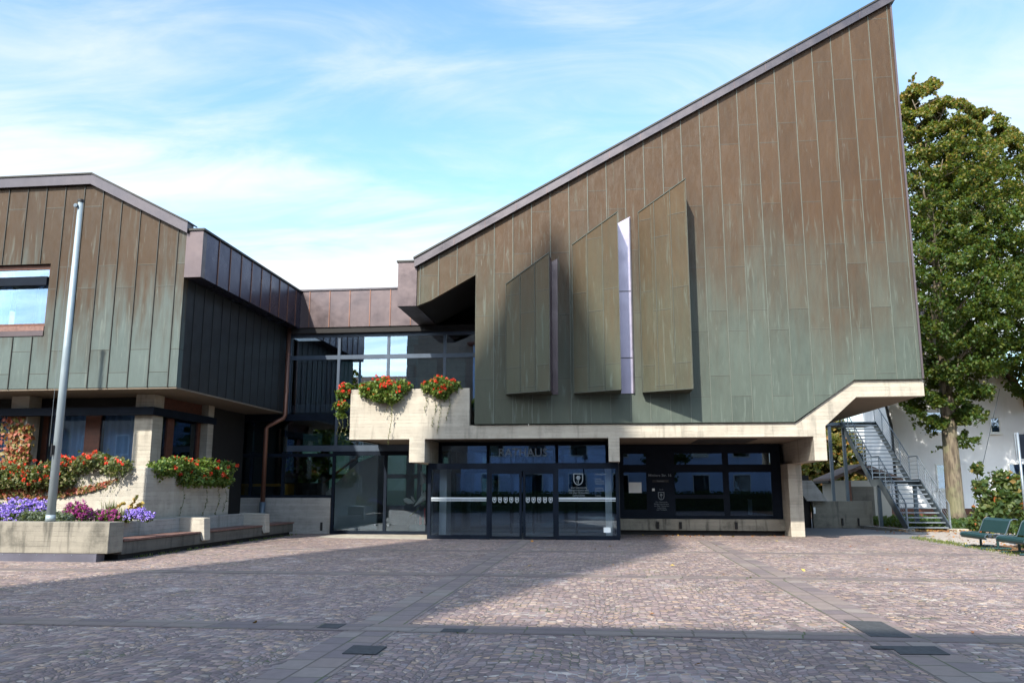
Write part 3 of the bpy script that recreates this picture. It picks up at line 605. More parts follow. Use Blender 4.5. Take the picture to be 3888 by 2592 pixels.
LINES = ['Zur Gemeinde', 'Bürgermeisteramt', 'mit den Ortsteilen', 'Lohmühlen', 'und Torbach']
for i, t in enumerate(LINES): words('sign_lettering', t, .072, 1.92, Yg - .004, 1.15 - .068 * i, 'vinyld', hall)
box('notice_sheet', 'paper', hall, .76, 1.22, Yg + .04, Yg + .046, 1.48, 1.86)
# rooms behind the ground floor glass
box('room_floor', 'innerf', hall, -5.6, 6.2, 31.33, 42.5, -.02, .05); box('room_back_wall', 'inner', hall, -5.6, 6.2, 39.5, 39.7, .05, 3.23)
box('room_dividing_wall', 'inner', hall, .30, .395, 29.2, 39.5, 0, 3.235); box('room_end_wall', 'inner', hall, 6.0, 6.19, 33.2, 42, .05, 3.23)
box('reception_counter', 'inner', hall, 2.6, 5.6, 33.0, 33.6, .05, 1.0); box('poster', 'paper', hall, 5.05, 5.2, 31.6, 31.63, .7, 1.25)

# balcony in front of the glazed link
bal = hall
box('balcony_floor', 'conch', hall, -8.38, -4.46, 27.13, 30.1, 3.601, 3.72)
box('balcony_side', 'conc', hall, -8.47, -8.2, 27.125, 30.1, 3.24, 4.87)

# ---------------------------------------------------------------- entrance vestibule
ves = thing('entrance_vestibule', 'glazed entrance box with sliding doors and RATHAUS lettering under the concrete beam', 'entrance', (-2.8, 27.6, 0))
Yv = 27.6; vf = MB(); X0, X1 = -5.97, .34
for x in (X0, -3.99, -1.72, X1 - .09): vf.box(x, x + .10, Yv, Yv + .10, .0, 2.46)
for z0, z1 in ((0, .13), (2.27, 2.46)):
    for a, b in ((X0 + .1, -3.99), (-1.62, X1 - .09)): vf.box(a, b, Yv + .003, Yv + .097, z0, z1)
vf.box(-3.89, -1.72, Yv + .003, Yv + .097, 2.20, 2.46)
for xx in (X0, X1 - .09):
    vf.box(xx + .002, xx + .098, Yv + .1, 31.1, 0, .12); vf.box(xx + .002, xx + .098, Yv + .1, 31.1, 2.3, 2.456)
for x in (-5.92, -4.21, -1.80, -.07): vf.box(x, x + .10, 29.05, 29.15, 2.46, 3.235)
vf.box(-5.82, -.07, 29.053, 29.147, 3.12, 3.235); vf.box(-5.82, -.07, 29.053, 29.147, 2.456, 2.50)
frame = vf.build('frame', 'frame', ves); box('roof_pane', 'glassv', ves, X0 + .09, X1 - .09, Yv + .09, 29.06, 2.42, 2.43)
for a, b in ((X0 + .08, -3.97), (-1.64, X1 - .07)): box('side_pane', 'glassv', ves, a, b, Yv + .045, Yv + .053, .1, 2.3)
for a, b in ((-5.84, -4.19), (-4.13, -1.78), (-1.72, -.05)): box('upper_pane', 'glassv', ves, a, b, 29.09, 29.10, 2.48, 3.14)
for xx in (X0 + .045, X1 - .045): box('end_pane', 'glassv', ves, xx - .004, xx + .004, Yv + .09, 31.1, .1, 2.32)
for a, b in ((-3.89, -2.83), (-2.78, -1.72)):
    d = MB().box(a, a + .075, Yv + .02, Yv + .07, .02, 2.20).box(b - .075, b, Yv + .02, Yv + .07, .02, 2.20).box(a + .075, b - .075, Yv + .022, Yv + .068, .02, .10).box(a + .075, b - .075, Yv + .022, Yv + .068, 2.11, 2.20).build('sliding_door', 'frame', ves)
    box('pane', 'glassv', d, a + .06, b - .06, Yv + .04, Yv + .048, .08, 2.13)
    for k in range(5):
        cx = a + .155 + k * (b - a - .31) / 4; e = MB(); shield(e, cx, Yv + .036, 1.26, .125, .175, .018); e.build('emblem', 'vinyl', d)
for a, b in ((X0 + .11, -4.0), (-1.61, X1 - .1)):
    MB().box(a, b, Yv + .036, Yv + .044, 1.285, 1.345).build('safety_stripe', 'vinyl', ves); MB().box(a, b, Yv + .036, Yv + .044, 1.225, 1.255).build('safety_stripe', 'vinyl', ves)
text('rathaus_lettering', 'RATHAUS', .40, -2.94, 29.083, 2.86, 'letter', ves, bold=.004, xs=.98)
text('painted_letter_reflection', 'RATHAUS', .40, -2.52, 30.88, 2.68, 'ghost', ves, bold=.004, xs=1.02)  # dark copy of the letters, painted in as their reflection on the inner screen
e = MB(); shield(e, -.965, Yv + .044, 1.93, .32, .38, .030); e.build('crest', 'vinyld', ves)
for i, t in enumerate(LINES): words('sign_lettering', t, .088, -.955, Yv + .042, 1.66 - .082 * i, 'vinyld', ves)
HRS = ['Öffnungszeiten', '', 'Montag', '8.00-12.00', '14.00-18.00', '', 'Di-Mi-Do', '8.00-12.00', '', 'Freitag', '7.00-12.00']
for i, t in enumerate(HRS):
    if t: text('hours_lettering', t, .066, -.42, Yv + .042, 2.09 - .076 * i, 'vinyld', ves, 'LEFT')
box('arrow_sticker', 'paper', ves, -.17, .06, Yv + .034, Yv + .044, .235, .40)
MB().box(-5.72, -5.48, 28.35, 29.2, .03, 2.39).build('inner_column', 'white', ves)
MB().box(-.10, .12, 28.35, 28.9, .03, 2.39).build('inner_column', 'white', ves)
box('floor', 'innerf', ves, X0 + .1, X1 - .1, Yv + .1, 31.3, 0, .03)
inn = MB()
for x in (-5.9, -4.4, -3.6, -2.78, -2.0, -1.2, .2): inn.box(x, x + .09, 30.9, 30.98, .03, 3.2)
inn.box(-5.8, .2, 30.903, 30.977, 2.2, 2.35); inn.box(-5.8, .2, 30.903, 30.977, 3.1, 3.2)
ip = inn.build('inner_screen', 'frame', ves); box('pane', 'glassv', ip, -5.8, .2, 30.93, 30.94, .05, 3.15)

# ---------------------------------------------------------------- glazed link
link = thing('glazed_link', 'low glazed connecting building with bronze parapet between the two copper buildings', 'building', (-9, 30.2, 0))
Yl = 30.2
pa = box('parapet', 'lilac', link, -11.62, -6.28, Yl - .25, Yl + .2, 7.66, 9.08)
box('parapet_capping', 'fascia', link, -11.7, -6.2, Yl - .30, Yl + .3, 9.081, 9.14)
sm = MB(); 
for k in range(7): x = -11.2 + .79 * k; sm.box(x - .014, x + .014, Yl - .275, Yl - .249, 7.665, 9.08)
join(pa, sm, 'pipe')
box('roof', 'dark', link, -13.5, -4.3, Yl + .21, 40, 8.6, 8.8); box('eaves', 'dark', link, -12.0, -4.28, Yl - .2, Yl + .6, 7.45, 7.655)
g = MB()
for x in (-10.06, -8.14, -5.98): g.box(x - .05, x + .05, Yl, Yl + .10, 3.0, 7.46)
g.box(-4.5, -4.28, Yl, Yl + .1, 3.0, 7.46); g.box(-12.05, -11.95, Yl, Yl + .1, 4.4, 7.46)
for z0, z1 in ((7.32, 7.46), (6.46, 6.62), (3.0, 3.22)):
    a = -11.95
    for b in (-10.11, -8.19, -6.03, -4.5):
        g.box(a, b, Yl + .003, Yl + .097, z0, z1); a = b + .10
upf = g.build('upper_window_front', 'framelight', link)
a = -11.95
for b in (-10.11, -8.19, -6.03, -4.5):
    for z0, z1 in ((3.2, 6.48), (6.60, 7.34)): box('pane', 'glassr', upf, a - .02, b + .02, Yl + .045, Yl + .053, z0, z1)
    a = b + .10
g = MB()
for x in (-14.6, -13.3, -12.05, -10.1, -8.13, -6.55): g.box(x - .055, x + .055, Yl, Yl + .10, (1.30 if x < -10.2 else .0), 2.999)
for a, b in ((-14.545, -13.355), (-13.245, -12.105), (-11.995, -10.155)):
    for z0, z1 in ((1.30, 1.40), (2.80, 2.92)): g.box(a, b, Yl + .003, Yl + .097, z0, z1)
for a, b in ((-10.045, -8.185), (-8.075, -6.605)):
    for z0, z1 in ((0.0, .12), (2.84, 2.999)): g.box(a, b, Yl + .003, Yl + .097, z0, z1)
g.box(-15.5, -10.155, Yl + .003, Yl + .097, 4.15, 4.40)
lof = g.build('lower_window_front', 'frame', link)
for a, b, z0, z1 in ((-14.6, -13.3, 1.35, 4.2), (-13.3, -12.05, 1.35, 4.2), (-12.05, -10.1, 1.35, 4.45), (-10.1, -8.13, .06, 2.95), (-8.13, -6.0, .06, 2.95)):
    box('pane', 'glass', lof, a + .01, b - .01, Yl + .045, Yl + .053, z0, z1)
box('low_wall', 'concg', link, -14.5, -10.16, Yl - .06, Yl + .15, 0, 1.30, bevel=.01)
box('white_band', 'white', link, -11.93, -10.12, Yl + .12, Yl + .4, 4.48, 4.78)
box('first_floor', 'inner', link, -14.6, -4.3, Yl + .41, 38, 4.3, 4.5)
box('ground_floor', 'innerf', link, -14.6, -6.0, Yl + .15, 39.8, -.02, .04)
bk = MB()
for x in np.arange(-14.6, -5.9, 1.35): bk.box(x, x + .35, 37.8, 38, .04, 8.5)
bk.box(-14.6, -4.3, 37.81, 37.99, 2.1, 2.3); bk.box(-14.6, -4.3, 37.81, 37.99, 4.2, 5.0); bk.box(-14.6, -4.3, 37.81, 37.99, 7.6, 8.6); bk.box(-14.6, -4.3, 37.81, 37.99, 0, .9)
bkw = bk.build('back_wall', 'innerw', link)
box('pane', 'backglass', bkw, -14.55, -4.35, 38.05, 38.06, .04, 8.55)
box('end_wall', 'inner', link, -14.75, -14.6, Yl + .15, 38, 0, 8.6)
box('side_wall', 'inner', link, -6.0, -5.7, 31.3, 38, 0, 3.2)
st = MB().prism([(-12.9, .04), (-9.2, .04), (-9.2, 3.0), (-10.0, 2.7)], 33.0, 33.12).build('stair_flank', 'white', link)
MB().tube([(-12.6, 32.9, .95), (-9.3, 32.9, 3.45)], .05, 6).build('handrail', 'wood', st)
box('inner_glass_wall', 'framelight', link, -7.35, -7.2, 32.0, 32.15, .04, 3.1)
vb = MB()
for k in range(18): x = -11.9 + k * .1; vb.box(x, x + .07, Yl + .5, Yl + .53, 4.8, 6.4)
vb.box(-11.92, -10.1, Yl + .49, Yl + .54, 6.38, 6.45)
vb.build('vertical_blind', 'slate', link)
box('door_stop', 'black', link, -10.5, -10.42, Yl - .09, Yl - .06, .12, .42)
for xx in (-8.45, -7.95): MB().tube([(xx, Yl - .05, .3), (xx, Yl - .05, .36)], .05, 8).build('door_stop', 'galv', link)
# things inside
tb = thing('yellow_table', 'yellow wooden table standing behind the low window front', 'table', (-13, 31.4, 0))
box('table_top', 'yellow', tb, -14.0, -12.15, 31.0, 31.7, 1.72, 1.82)
for x in (-14.0, -12.27): box('leg', 'yellow', tb, x, x + .12, 31.02, 31.68, .9, 1.72)
box('plinth', 'inner', tb, -14.1, -12.0, 30.9, 31.8, .04, .9)
ac = thing('tub_armchair', 'dark tub armchair beside the white stair flank behind glass', 'armchair', (-11.5, 31.8, 0))
MB().tube([(-11.5, 31.8, 1.2), (-11.5, 31.8, 1.85)], [.55, .62], 14).build('shell', 'black', ac); MB().tube([(-11.5, 31.8, .04), (-11.5, 31.8, 1.2)], .12, 8).build('stem', 'galvd', ac)
pp = thing('potted_plant', 'leafy green potted plant indoors by the yellow table', 'plant', (-11.9, 32.4, 0))
MB().tube([(-11.9, 32.4, .04), (-11.9, 32.4, 1.7)], [.22, .3], 12).build('pot', 'yellow', pp)
p_, d_ = blobs(500, [(-11.9, 32.4, 2.2), (-12.3, 32.3, 2.6), (-11.5, 32.5, 2.6)], [.45, .4, .4]); leaves('foliage', p_, .16, 'ger', pp)
sc = thing('white_wing_sculpture', 'white winged paper sculpture hanging behind the glass door', 'sculpture', (-7, 31, 0))
def cone(name, mat, par, tip, base, r): return MB().tube([tip, base], [.012, r], 12).build(name, mat, par, smooth=False)
cone('lower_funnel', 'paper', sc, (-7.22, 31.0, .98), (-6.72, 31.0, 1.42), .17); cone('upper_funnel', 'paper', sc, (-6.98, 31.0, 2.28), (-6.83, 31.0, 1.84), .17)
MB().tube([(-7.22, 31.0, 1.10), (-7.4, 31.0, 1.16), (-7.55, 31.0, 1.22), (-7.62, 31.0, 1.24)], [.02, .10, .09, .02], 10).build('wing', 'paper', sc)
MB().tube([(-7.18, 31.0, 1.14), (-7.28, 31.0, 1.28), (-7.34, 31.0, 1.36)], [.02, .05, .01], 8).build('wing', 'paper', sc)
MB().tube([(-6.93, 31.0, 1.86), (-6.92, 31.0, 1.35)], .02, 6).build('stem', 'paper', sc); MB().tube([(-7.38, 31.0, .62), (-7.0, 31.0, .95)], .025, 6).build('green_stalk', 'ger', sc)
MB().tube([(-6.85, 31.0, 2.2), (-6.85, 31.0, 3.2)], .004, 4).build('cord', 'black', sc)
for i, (x, h) in enumerate(((-7.0, .60), (-6.83, .92))):
    c = thing('red_candle', ('short' if i == 0 else 'tall') + ' red candle on the floor under the white sculpture', 'candle', (x, 31.2, 0), 'red candles behind the glass')
    MB().tube([(x, 31.2, .31), (x, 31.2, h)], .05, 10).build('wax', 'redp', c); MB().tube([(x, 31.2, h), (x, 31.2, h + .03)], .006, 5).build('wick', 'black', c)
tag(MB().box(-7.4, -6.6, 31.05, 31.5, .04, .31).build('display_plinth', 'innerw'), 'low pale plinth under the red candles behind glass', 'plinth')
dpn = thing('rain_pipe', 'brown copper rain pipe with an elbow in the inner corner of the black side wall', 'downpipe', (-12, 29.9, 0))
MB().tube([(-11.93, 29.85, 7.66), (-11.93, 29.85, 4.35), (-11.98, 29.83, 4.22), (-12.45, 29.7, 3.95), (-12.55, 29.66, 3.85), (-12.55, 29.66, .7)], .085, 10).build('pipe', 'pipe', dpn, smooth=True)
MB().tube([(-12.55, 29.66, .02), (-12.55, 29.66, 1.15)], .115, 10).build('standpipe', 'galvd', dpn, smooth=True)
for z in (6.6, 5.2): MB().tube([(-11.93, 29.85, z), (-11.93, 29.85, z + .05)], .10, 10).build('pipe_clip', 'pipe', dpn)


# ---------------------------------------------------------------- the office wing on the left
wing = thing('office_wing', 'copper clad office wing overhanging a glazed ground floor behind the flagpole', 'building', (-16, 22.1, 0))
Yw = 22.1; XE = -12.07
PIECES = [[(-30, 4.46), (-19.3, 4.46), (-19.3, 10.55), (-30, 10.55)], [(-19.3, 4.46), (-16.26, 4.46), (-16.26, 6.0), (-19.3, 6.0)], [(-19.3, 8.18), (-16.26, 8.18), (-16.26, 10.55), (-19.3, 10.55)],
          [(-16.26, 4.46), (-15.15, 4.46), (-15.15, 10.55), (-16.26, 10.55)], [(-15.15, 4.46), (XE, 4.46), (XE, 8.96), (-15.15, 10.55)]]
mb = MB()
for P in PIECES: mb.prism(P, Yw, Yw + .25)
wf = mb.build('copper_facade', 'wing', wing)
join(wf, seams_xz([[(-30, 4.46), (XE, 4.46), (XE, 8.96), (-15.15, 10.55), (-30, 10.55)]], [XE - .26 - .61 * k for k in range(28)], Yw - .03, Yw + .002, .022, [(-19.3, -16.26, 5.98, 8.2)]), 'seam')
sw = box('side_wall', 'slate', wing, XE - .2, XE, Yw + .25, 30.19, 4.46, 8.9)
sm = MB()
for k in range(13): y = Yw + .7 + .6 * k; sm.box(XE - .01, XE + .018, y - .01, y + .01, 4.47, 7.6)
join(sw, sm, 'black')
MB().prism([(-30, 10.56), (-15.15, 10.56), (-12.0, 8.93), (-12.0, 9.24), (-15.12, 10.86), (-30, 10.86)], Yw - .14, Yw + .22).build('roof_fascia', 'fascia', wing)
MB().prism([(-30, 10.861), (-15.12, 10.861), (-11.98, 9.241), (-11.98, 9.285), (-15.11, 10.905), (-30, 10.905)], Yw - .18, Yw + .4).build('roof_capping', 'seam', wing)
MB().prism([(-30, 10.55), (-15.15, 10.55), (-12.2, 9.0), (-12.2, 9.2), (-15.12, 10.8), (-30, 10.8)], Yw + .23, 40).build('roof', 'dark', wing)
box('gutter_end', 'lilac', wing, -12.06, -11.55, Yw - .03, Yw + .2, 7.63, 9.02); gb = box('gutter_box', 'gutter', wing, -12.05, -11.552, Yw + .2, 30.18, 7.632, 9.02)
box('gutter_capping', 'seam', wing, -12.12, -11.50, Yw - .08, 30.19, 9.021, 9.08)
sm = MB()
for k in range(1, 10): y = Yw + .2 + .79 * k; sm.box(-11.556, -11.53, y - .015, y + .015, 7.64, 9.02)
join(gb, sm, 'pipe')
box('soffit', 'conch', wing, -30, XE, Yw + .02, 30.19, 4.41, 4.455)
# upper window
def drape(x0, x1, y, z0, z1, name='curtain'):
    n = int((x1 - x0) / .03); V = []; F = []
    for i in range(n + 1): x = x0 + (x1 - x0) * i / n; yy = y + .045 * sin(i * .75) + .02 * sin(i * .31); V += [(x, yy, z0), (x, yy, z1)]
    F = [(2 * i, 2 * i + 2, 2 * i + 3, 2 * i + 1) for i in range(n)]
    return MB().add(V, F)
fr = MB().box(-19.3, -16.27, Yw + .12, Yw + .22, 8.05, 8.17).box(-19.3, -16.27, Yw + .12, Yw + .22, 6.30, 6.40).box(-16.36, -16.27, Yw + .12, Yw + .22, 6.40, 8.05).box(-18.3, -18.08, Yw + .10, Yw + .22, 6.40, 8.05).box(-19.3, -16.27, Yw + .122, Yw + .218, 7.62, 7.76)
uw = fr.build('window_frame', 'wood', wing)
box('pane', 'glassw', uw, -18.1, -16.34, Yw + .16, Yw + .17, 6.36, 7.66); box('pane', 'glassw', uw, -18.1, -16.34, Yw + .16, Yw + .17, 7.72, 8.08)
box('sill', 'seat', uw, -19.3, -16.27, Yw - .02, Yw + .2, 6.16, 6.30); box('sill_flashing', 'lilac', uw, -19.3, -16.27, Yw - .03, Yw + .1, 6.005, 6.155)
box('window_surround', 'black', wing, -19.3, -16.262, Yw + .02, Yw + .23, 8.172, 8.178)
drape(-16.95, -16.62, Yw + .5, 5.9, 8.1).build('upper_curtain', 'white', wing, smooth=True); drape(-18.2, -17.75, Yw + .5, 5.9, 8.1).build('upper_curtain', 'white', wing, smooth=True)
box('blind_box', 'frame', wing, -19.3, -16.30, Yw - .06, Yw + .08, 7.52, 7.78)
box('upper_room', 'innerw', wing, -19.5, -16.2, 25, 25.1, 5.8, 8.4); box('upper_room_ceiling', 'white', wing, -19.5, -16.2, Yw + .26, 25, 8.21, 8.3)
box('upper_room_floor', 'innerf', wing, -19.5, -16.2, Yw + .26, 25, 5.7, 5.85); box('upper_room_side', 'white', wing, -16.2, -16.1, Yw + .26, 25, 5.8, 8.3)
# glazed ground floor
for x0 in (-18.05, -14.02): box('column', 'conc', wing, x0, x0 + .58, 23.4, 23.98, 0, 4.411, bevel=.01)
box('column', 'conc', wing, -13.75, -13.35, 26.7, 27.1, 0, 4.411, bevel=.01)
gf = MB(); Yb = 24.12
hd = MB().box(-24, -18.06, Yb, Yb + .12, 4.05, 4.40).box(-17.46, -14.03, Yb, Yb + .12, 4.05, 4.40).box(-18.06, -17.46, Yb + .01, Yb + .11, 4.06, 4.39).build('head_panel', 'dark', wing); gf.box(-17.46, -14.03, Yb, Yb + .12, 2.2, 2.40)
for x0, x1 in ((-17.46, -17.30), (-16.05, -15.55), (-14.20, -14.03), (-18.2, -18.06)): gf.box(x0, x1, Yb - .002, Yb + .10, 2.2, 4.05)
low = gf.build('ground_floor_windows', 'wood', wing)
for x0, x1 in ((-17.32, -16.03), (-15.57, -14.18)): box('pane', 'glassw', low, x0, x1, Yb + .04, Yb + .05, 2.36, 4.08)
box('pane', 'glassw', low, -24, -18.18, Yb + .04, Yb + .05, 2.36, 4.08)
for x0, x1 in ((-17.3, -16.06), (-15.55, -14.2), (-24, -18.2)): drape(x0, x1, Yb + .22, 2.2, 4.05).build('curtain', 'curtain', wing, smooth=True)
box('blind_box', 'frame', wing, -24, -13.55, 23.15, 23.385, 3.78, 4.01)
box('side_blind_box', 'frame', wing, -13.55, -13.30, 23.15, 27.2, 3.78, 4.01)
sg = MB(); Xs = -13.6
for y0, y1 in ((24.55, 24.95), (26.5, 26.69), (27.11, 27.3)): sg.box(Xs - .1, Xs, y0, y1, 2.2, 4.05)
sg.box(Xs - .1, Xs, 23.99, 26.69, 4.05, 4.411); sg.box(Xs - .1, Xs, 23.99, 26.69, 2.1, 2.3)
sgf = sg.build('side_windows', 'wood', wing)
for y0, y1 in ((23.99, 24.57), (24.93, 26.52)): box('pane', 'glassw', sgf, Xs - .06, Xs - .05, y0, y1, 2.25, 4.1)
box('rear_side_wall', 'dark', wing, Xs - .2, Xs, 27.3, 30.1, 0, 4.411)
box('room_wall', 'inner', wing, -24, -13.8, 27.5, 27.6, 0, 4.411); box('room_floor', 'innerf', wing, -24, -13.7, Yb + .13, 27.5, 1.9, 2.1)
box('spandrel', 'concg', wing, -24, -13.6, Yb - .003, Yb + .12, 0, 2.2)

# ---------------------------------------------------------------- raised beds, bench wall
tp = thing('tall_concrete_planter', 'tall board marked concrete planter under the windows of the office wing', 'planter', (-15, 21, 0))
MB().prism([(-24, 20.95), (XE, 20.95), (XE, 25.85), (-12.32, 25.85), (-12.32, 21.2), (-24, 21.2)], 0, 2.17, 'Z').build('walls', 'concl', tp, .012)
MB().prism([(-24, 21.21), (-12.33, 21.21), (-12.33, 25.8), (-13.3, 25.8), (-13.3, 23.1), (-24, 23.1)], 1.6, 2.05, 'Z').build('soil', 'soil', tp)
fp = thing('front_concrete_planter', 'low weathered concrete planter in front with a metal base strip, flagpole rising from it', 'planter', (-15, 18, 0))
MB().box(-24, -11.20, 18.03, 18.62, .18, .87).build('front_wall', 'concd', fp, .012)
bs = MB().box(-24, -11.43, 17.99, 18.3, .0, .178).build('base_strip', 'zinc', fp)
bl = MB()
for x in np.arange(-20, -11.6, .42): bl.tube([(x, 17.992, .15), (x, 17.98, .15)], .012, 6)
join(bs, bl, 'galv')
MB().box(-24, -12.05, 18.621, 20.94, .2, .80).build('soil', 'soil', fp)
bw = thing('concrete_bench', 'long stained concrete bench with wooden seat boards and blocky armrests', 'bench', (-11.5, 24, 0))
MB().box(-11.85, -11.22, 18.63, 29.3, .12, .40).build('base', 'concdark', bw, .01)  # shade of the sunless side put into the darker colour, besides stains
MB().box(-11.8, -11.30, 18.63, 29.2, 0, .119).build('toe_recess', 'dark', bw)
MB().box(-12.04, -11.86, 18.63, 27.1, .0, .83).build('backrest', 'concg', bw, .012)
for y0, y1 in ((18.66, 22.38), (22.78, 26.56), (26.96, 29.35)):
    s_ = MB()
    for k in range(3): s_.box(-11.84 + k * .225, -11.64 + k * .225, y0, y1, .412, .458)
    s_.build('seat', 'seat', bw, .006)
for y in (22.4, 26.58): MB().prism([(-12.02, .42), (-11.28, .44), (-11.17, .20), (-11.10, .22), (-11.14, .82), (-12.02, .86)], y, y + .36).build('armrest', 'concl', bw, .012)

# flagpoles
def flagpole(x, y, label):
    f = thing('flagpole', label, 'flagpole', (x, y, .872), 'flagpoles in the front planter')
    MB().tube([(x, y, .872), (x, y, 5), (x, y, 8.62)], [.098, .084, .056], 16).build('pole', 'pole', f, smooth=True)
    MB().tube([(x, y, 8.62), (x, y, 8.68)], .075, 14).build('cap', 'black', f)
    MB().tube([(x - .05, y - .05, 8.5), (x - .05, y - .12, 8.5)], .05, 10).build('pulley', 'galvd', f)
    c = MB().box(x - .06, x + .0, y - .13, y - .085, 2.40, 2.62); c.tube([(x - .03, y - .15, 2.36), (x - .03, y - .15, 2.66)], .018, 6); c.build('cleat', 'black', f)
    MB().tube([(x, y, .872), (x, y, 1.02)], .108, 16).build('sleeve', 'pole', f, smooth=True)
    MB().tube([(x - .05, y - .13, 8.5), (x - .105, y - .14, 5.5), (x - .11, y - .14, 2.6)], .004, 4).build('halyard', 'vinyld', f)
flagpole(-12.87, 18.35, 'tall slender grey steel flagpole without flag rising from the front planter')
flagpole(-15.55, 18.35, 'second bare flagpole standing further left on the front planter wall')

# ---------------------------------------------------------------- flowers
def geranium(name, label, cen, rad, nleaf, nflow, lsize, mat, trails, group, fr=.045, squash=.7, face=(0, -1, 0), spread=None):
    cen = np.array(cen, float); g = thing(name, label, 'flowers', tuple(cen.mean(0)), group)
    p, d = blobs(nleaf, cen, rad, squash); leaves('foliage', p, lsize, mat, g, up=.5, aspect=1.0)
    q, e = blobs(nflow * 5, cen, np.array(rad) * 1.06, squash, .93)
    w = e @ np.array(face) * .7 + e[:, 2] * .8 + rng.uniform(0, .7, len(e)); q = q[np.argsort(-w)[:nflow]]
    flowers('blossoms', q, fr, 'red', g, 18)
    if trails:
        for (x, y, z, l) in trails:
            n = int(l / .035); t = np.linspace(0, 1, n)
            tx = x + .05 * np.sin(t * 5)
            ob = leaves('trailing_stem', np.stack([tx + rng.normal(size=n) * .015, y + rng.normal(size=n) * .015 + 0 * t, z - l * t], 1), .042, 'gerd', g, up=0)
            join(ob, MB().tube([(tx[i], y, z - l * t[i]) for i in range(0, n, 4)], .004, 4), 'twig')
    return g
G1 = 'geraniums on the concrete balcony'
geranium('geranium', 'red geraniums spilling round the left end of the balcony', [(-8.75, 26.95, 4.75), (-8.8, 26.9, 4.35), (-8.65, 26.9, 4.95), (-8.82, 26.95, 4.05)], [.26, .24, .2, .16], 1800, 30, .085, 'ger', [(-8.72, 26.7, 3.95, .7), (-8.55, 26.7, 3.95, .6), (-8.85, 26.75, 3.9, .5)], G1, .05)
geranium('geranium', 'widest bushy clump of red geraniums on the balcony front', [(-7.75, 26.75, 4.85), (-7.2, 26.7, 4.85), (-6.75, 26.75, 4.9), (-7.35, 26.72, 5.05), (-7.0, 26.62, 4.6), (-7.95, 26.8, 4.95), (-7.4, 26.62, 4.62)], [.36, .4, .34, .3, .32, .22, .3], 5200, 52, .085, 'ger', [(-7.05, 26.62, 4.4, 1.35), (-7.2, 26.62, 4.4, .4)], G1, .055)
geranium('geranium', 'smaller clump of red geraniums right of the bushy one on the balcony', [(-5.75, 26.75, 4.9), (-5.3, 26.7, 4.9), (-5.05, 26.78, 4.92), (-5.45, 26.72, 5.05), (-5.35, 26.66, 4.7)], [.3, .34, .28, .28, .28], 3000, 36, .08, 'ger', [(-5.62, 26.74, 4.5, .9), (-5.45, 26.74, 4.5, 1.1), (-5.15, 26.74, 4.6, .8), (-5.9, 26.74, 4.6, .5)], G1, .055)
G2 = 'geraniums on the tall planter'
geranium('geranium', 'sunlit row of red and straw green geraniums trailing over the tall planter front', [(x, 20.9 + .1 * sin(x * 7), 2.25 + .08 * sin(x * 5) - (.22 if x < -14.6 else 0)) for x in np.arange(-17.6, -12.5, .32)] + [(x, 20.85, 1.85) for x in np.arange(-16.8, -14.2, .35)], [.34] * 16 + [.34] * 8, 9500, 105, .075, 'gerd', [(x, 20.85, 1.9, .35) for x in np.arange(-14.6, -12.7, .25)], G2, .05)
geranium('geranium', 'shaded deep green geraniums hanging over the side of the tall planter', [(-12.05 + .05 * sin(y * 9), y, 2.2 + .1 * sin(y * 4)) for y in np.arange(21.5, 25.5, .35)] + [(-11.95, y, 1.88) for y in (22.7, 23.2, 23.7, 24.3, 24.8, 25.2)], [.32] * 12 + [.3] * 6, 6500, 36, .085, 'ger', [(-11.98, 22.7, 1.7, 1.0), (-11.98, 24.1, 1.6, .8), (-11.98, 24.9, 1.6, .8), (-11.98, 25.4, 1.6, .7)], G2, .06, face=(1, -.3, 0))
# Virginia creeper
vn = thing('virginia_creeper', 'red and yellow Virginia creeper on the column and planter wall', 'climbing plant', (-17, 21, 2))
P = []
for k in range(430): P.append((-18.1 + .55 * random.random() + .12 * random.gauss(0, 1), 23.36 + random.gauss(0, .03), 2.2 + 1.75 * random.random() ** 1.4))
for k in range(330): P.append((-17.5 + .3 * random.random(), 23.3 + random.gauss(0, .08), 2.2 + 1.3 * random.random() ** 1.3))
leaves('column_leaves', P, .105, 'vine', vn, up=0, dirs=np.tile([[-.2, -1, .1]], (len(P), 1)))
P = []
for (x0, z0, x1, z1, sag, n) in ((-16.3, 1.55, -12.85, 1.86, .18, 170), (-16.2, 1.45, -13.2, 1.70, .16, 150), (-15.8, 1.75, -14.0, 2.05, .05, 120), (-15.6, 1.6, -14.2, 1.75, .1, 120), (-16.4, 1.7, -14.9, 1.6, .12, 160), (-16.2, 1.9, -14.6, 1.9, .1, 120)):
    for i in range(n):
        t = random.random() ** 1.15; P.append((x0 + (x1 - x0) * t + random.gauss(0, .02), 20.92 - abs(random.gauss(0, .02)), z0 + (z1 - z0) * t - sag * sin(pi * t) + random.gauss(0, .035) * (1.2 - t)))
leaves('wall_strands', P, .085, 'vine', vn, up=0, dirs=np.tile([[0, -1, .1]], (len(P), 1)))
for (x0, z0, x1, z1) in ((-12.45, .9, -12.15, 1.42), (-12.4, .9, -12.0, 1.25), (-12.9, .95, -12.5, 1.25), (-12.3, .9, -12.02, 1.15)):
    P = [(x0 + (x1 - x0) * t + random.gauss(0, .015), 20.7 + random.gauss(0, .03), z0 + (z1 - z0) * t + .05 * sin(3 * t)) for t in np.linspace(0, 1, 42)]
    join(leaves('young_shoot', P, .075, 'vineg', vn, up=0), MB().tube([(x0 + (x1 - x0) * t, 20.7, z0 + (z1 - z0) * t + .05 * sin(3 * t)) for t in np.linspace(0, 1, 9)], .005, 5), 'twig')
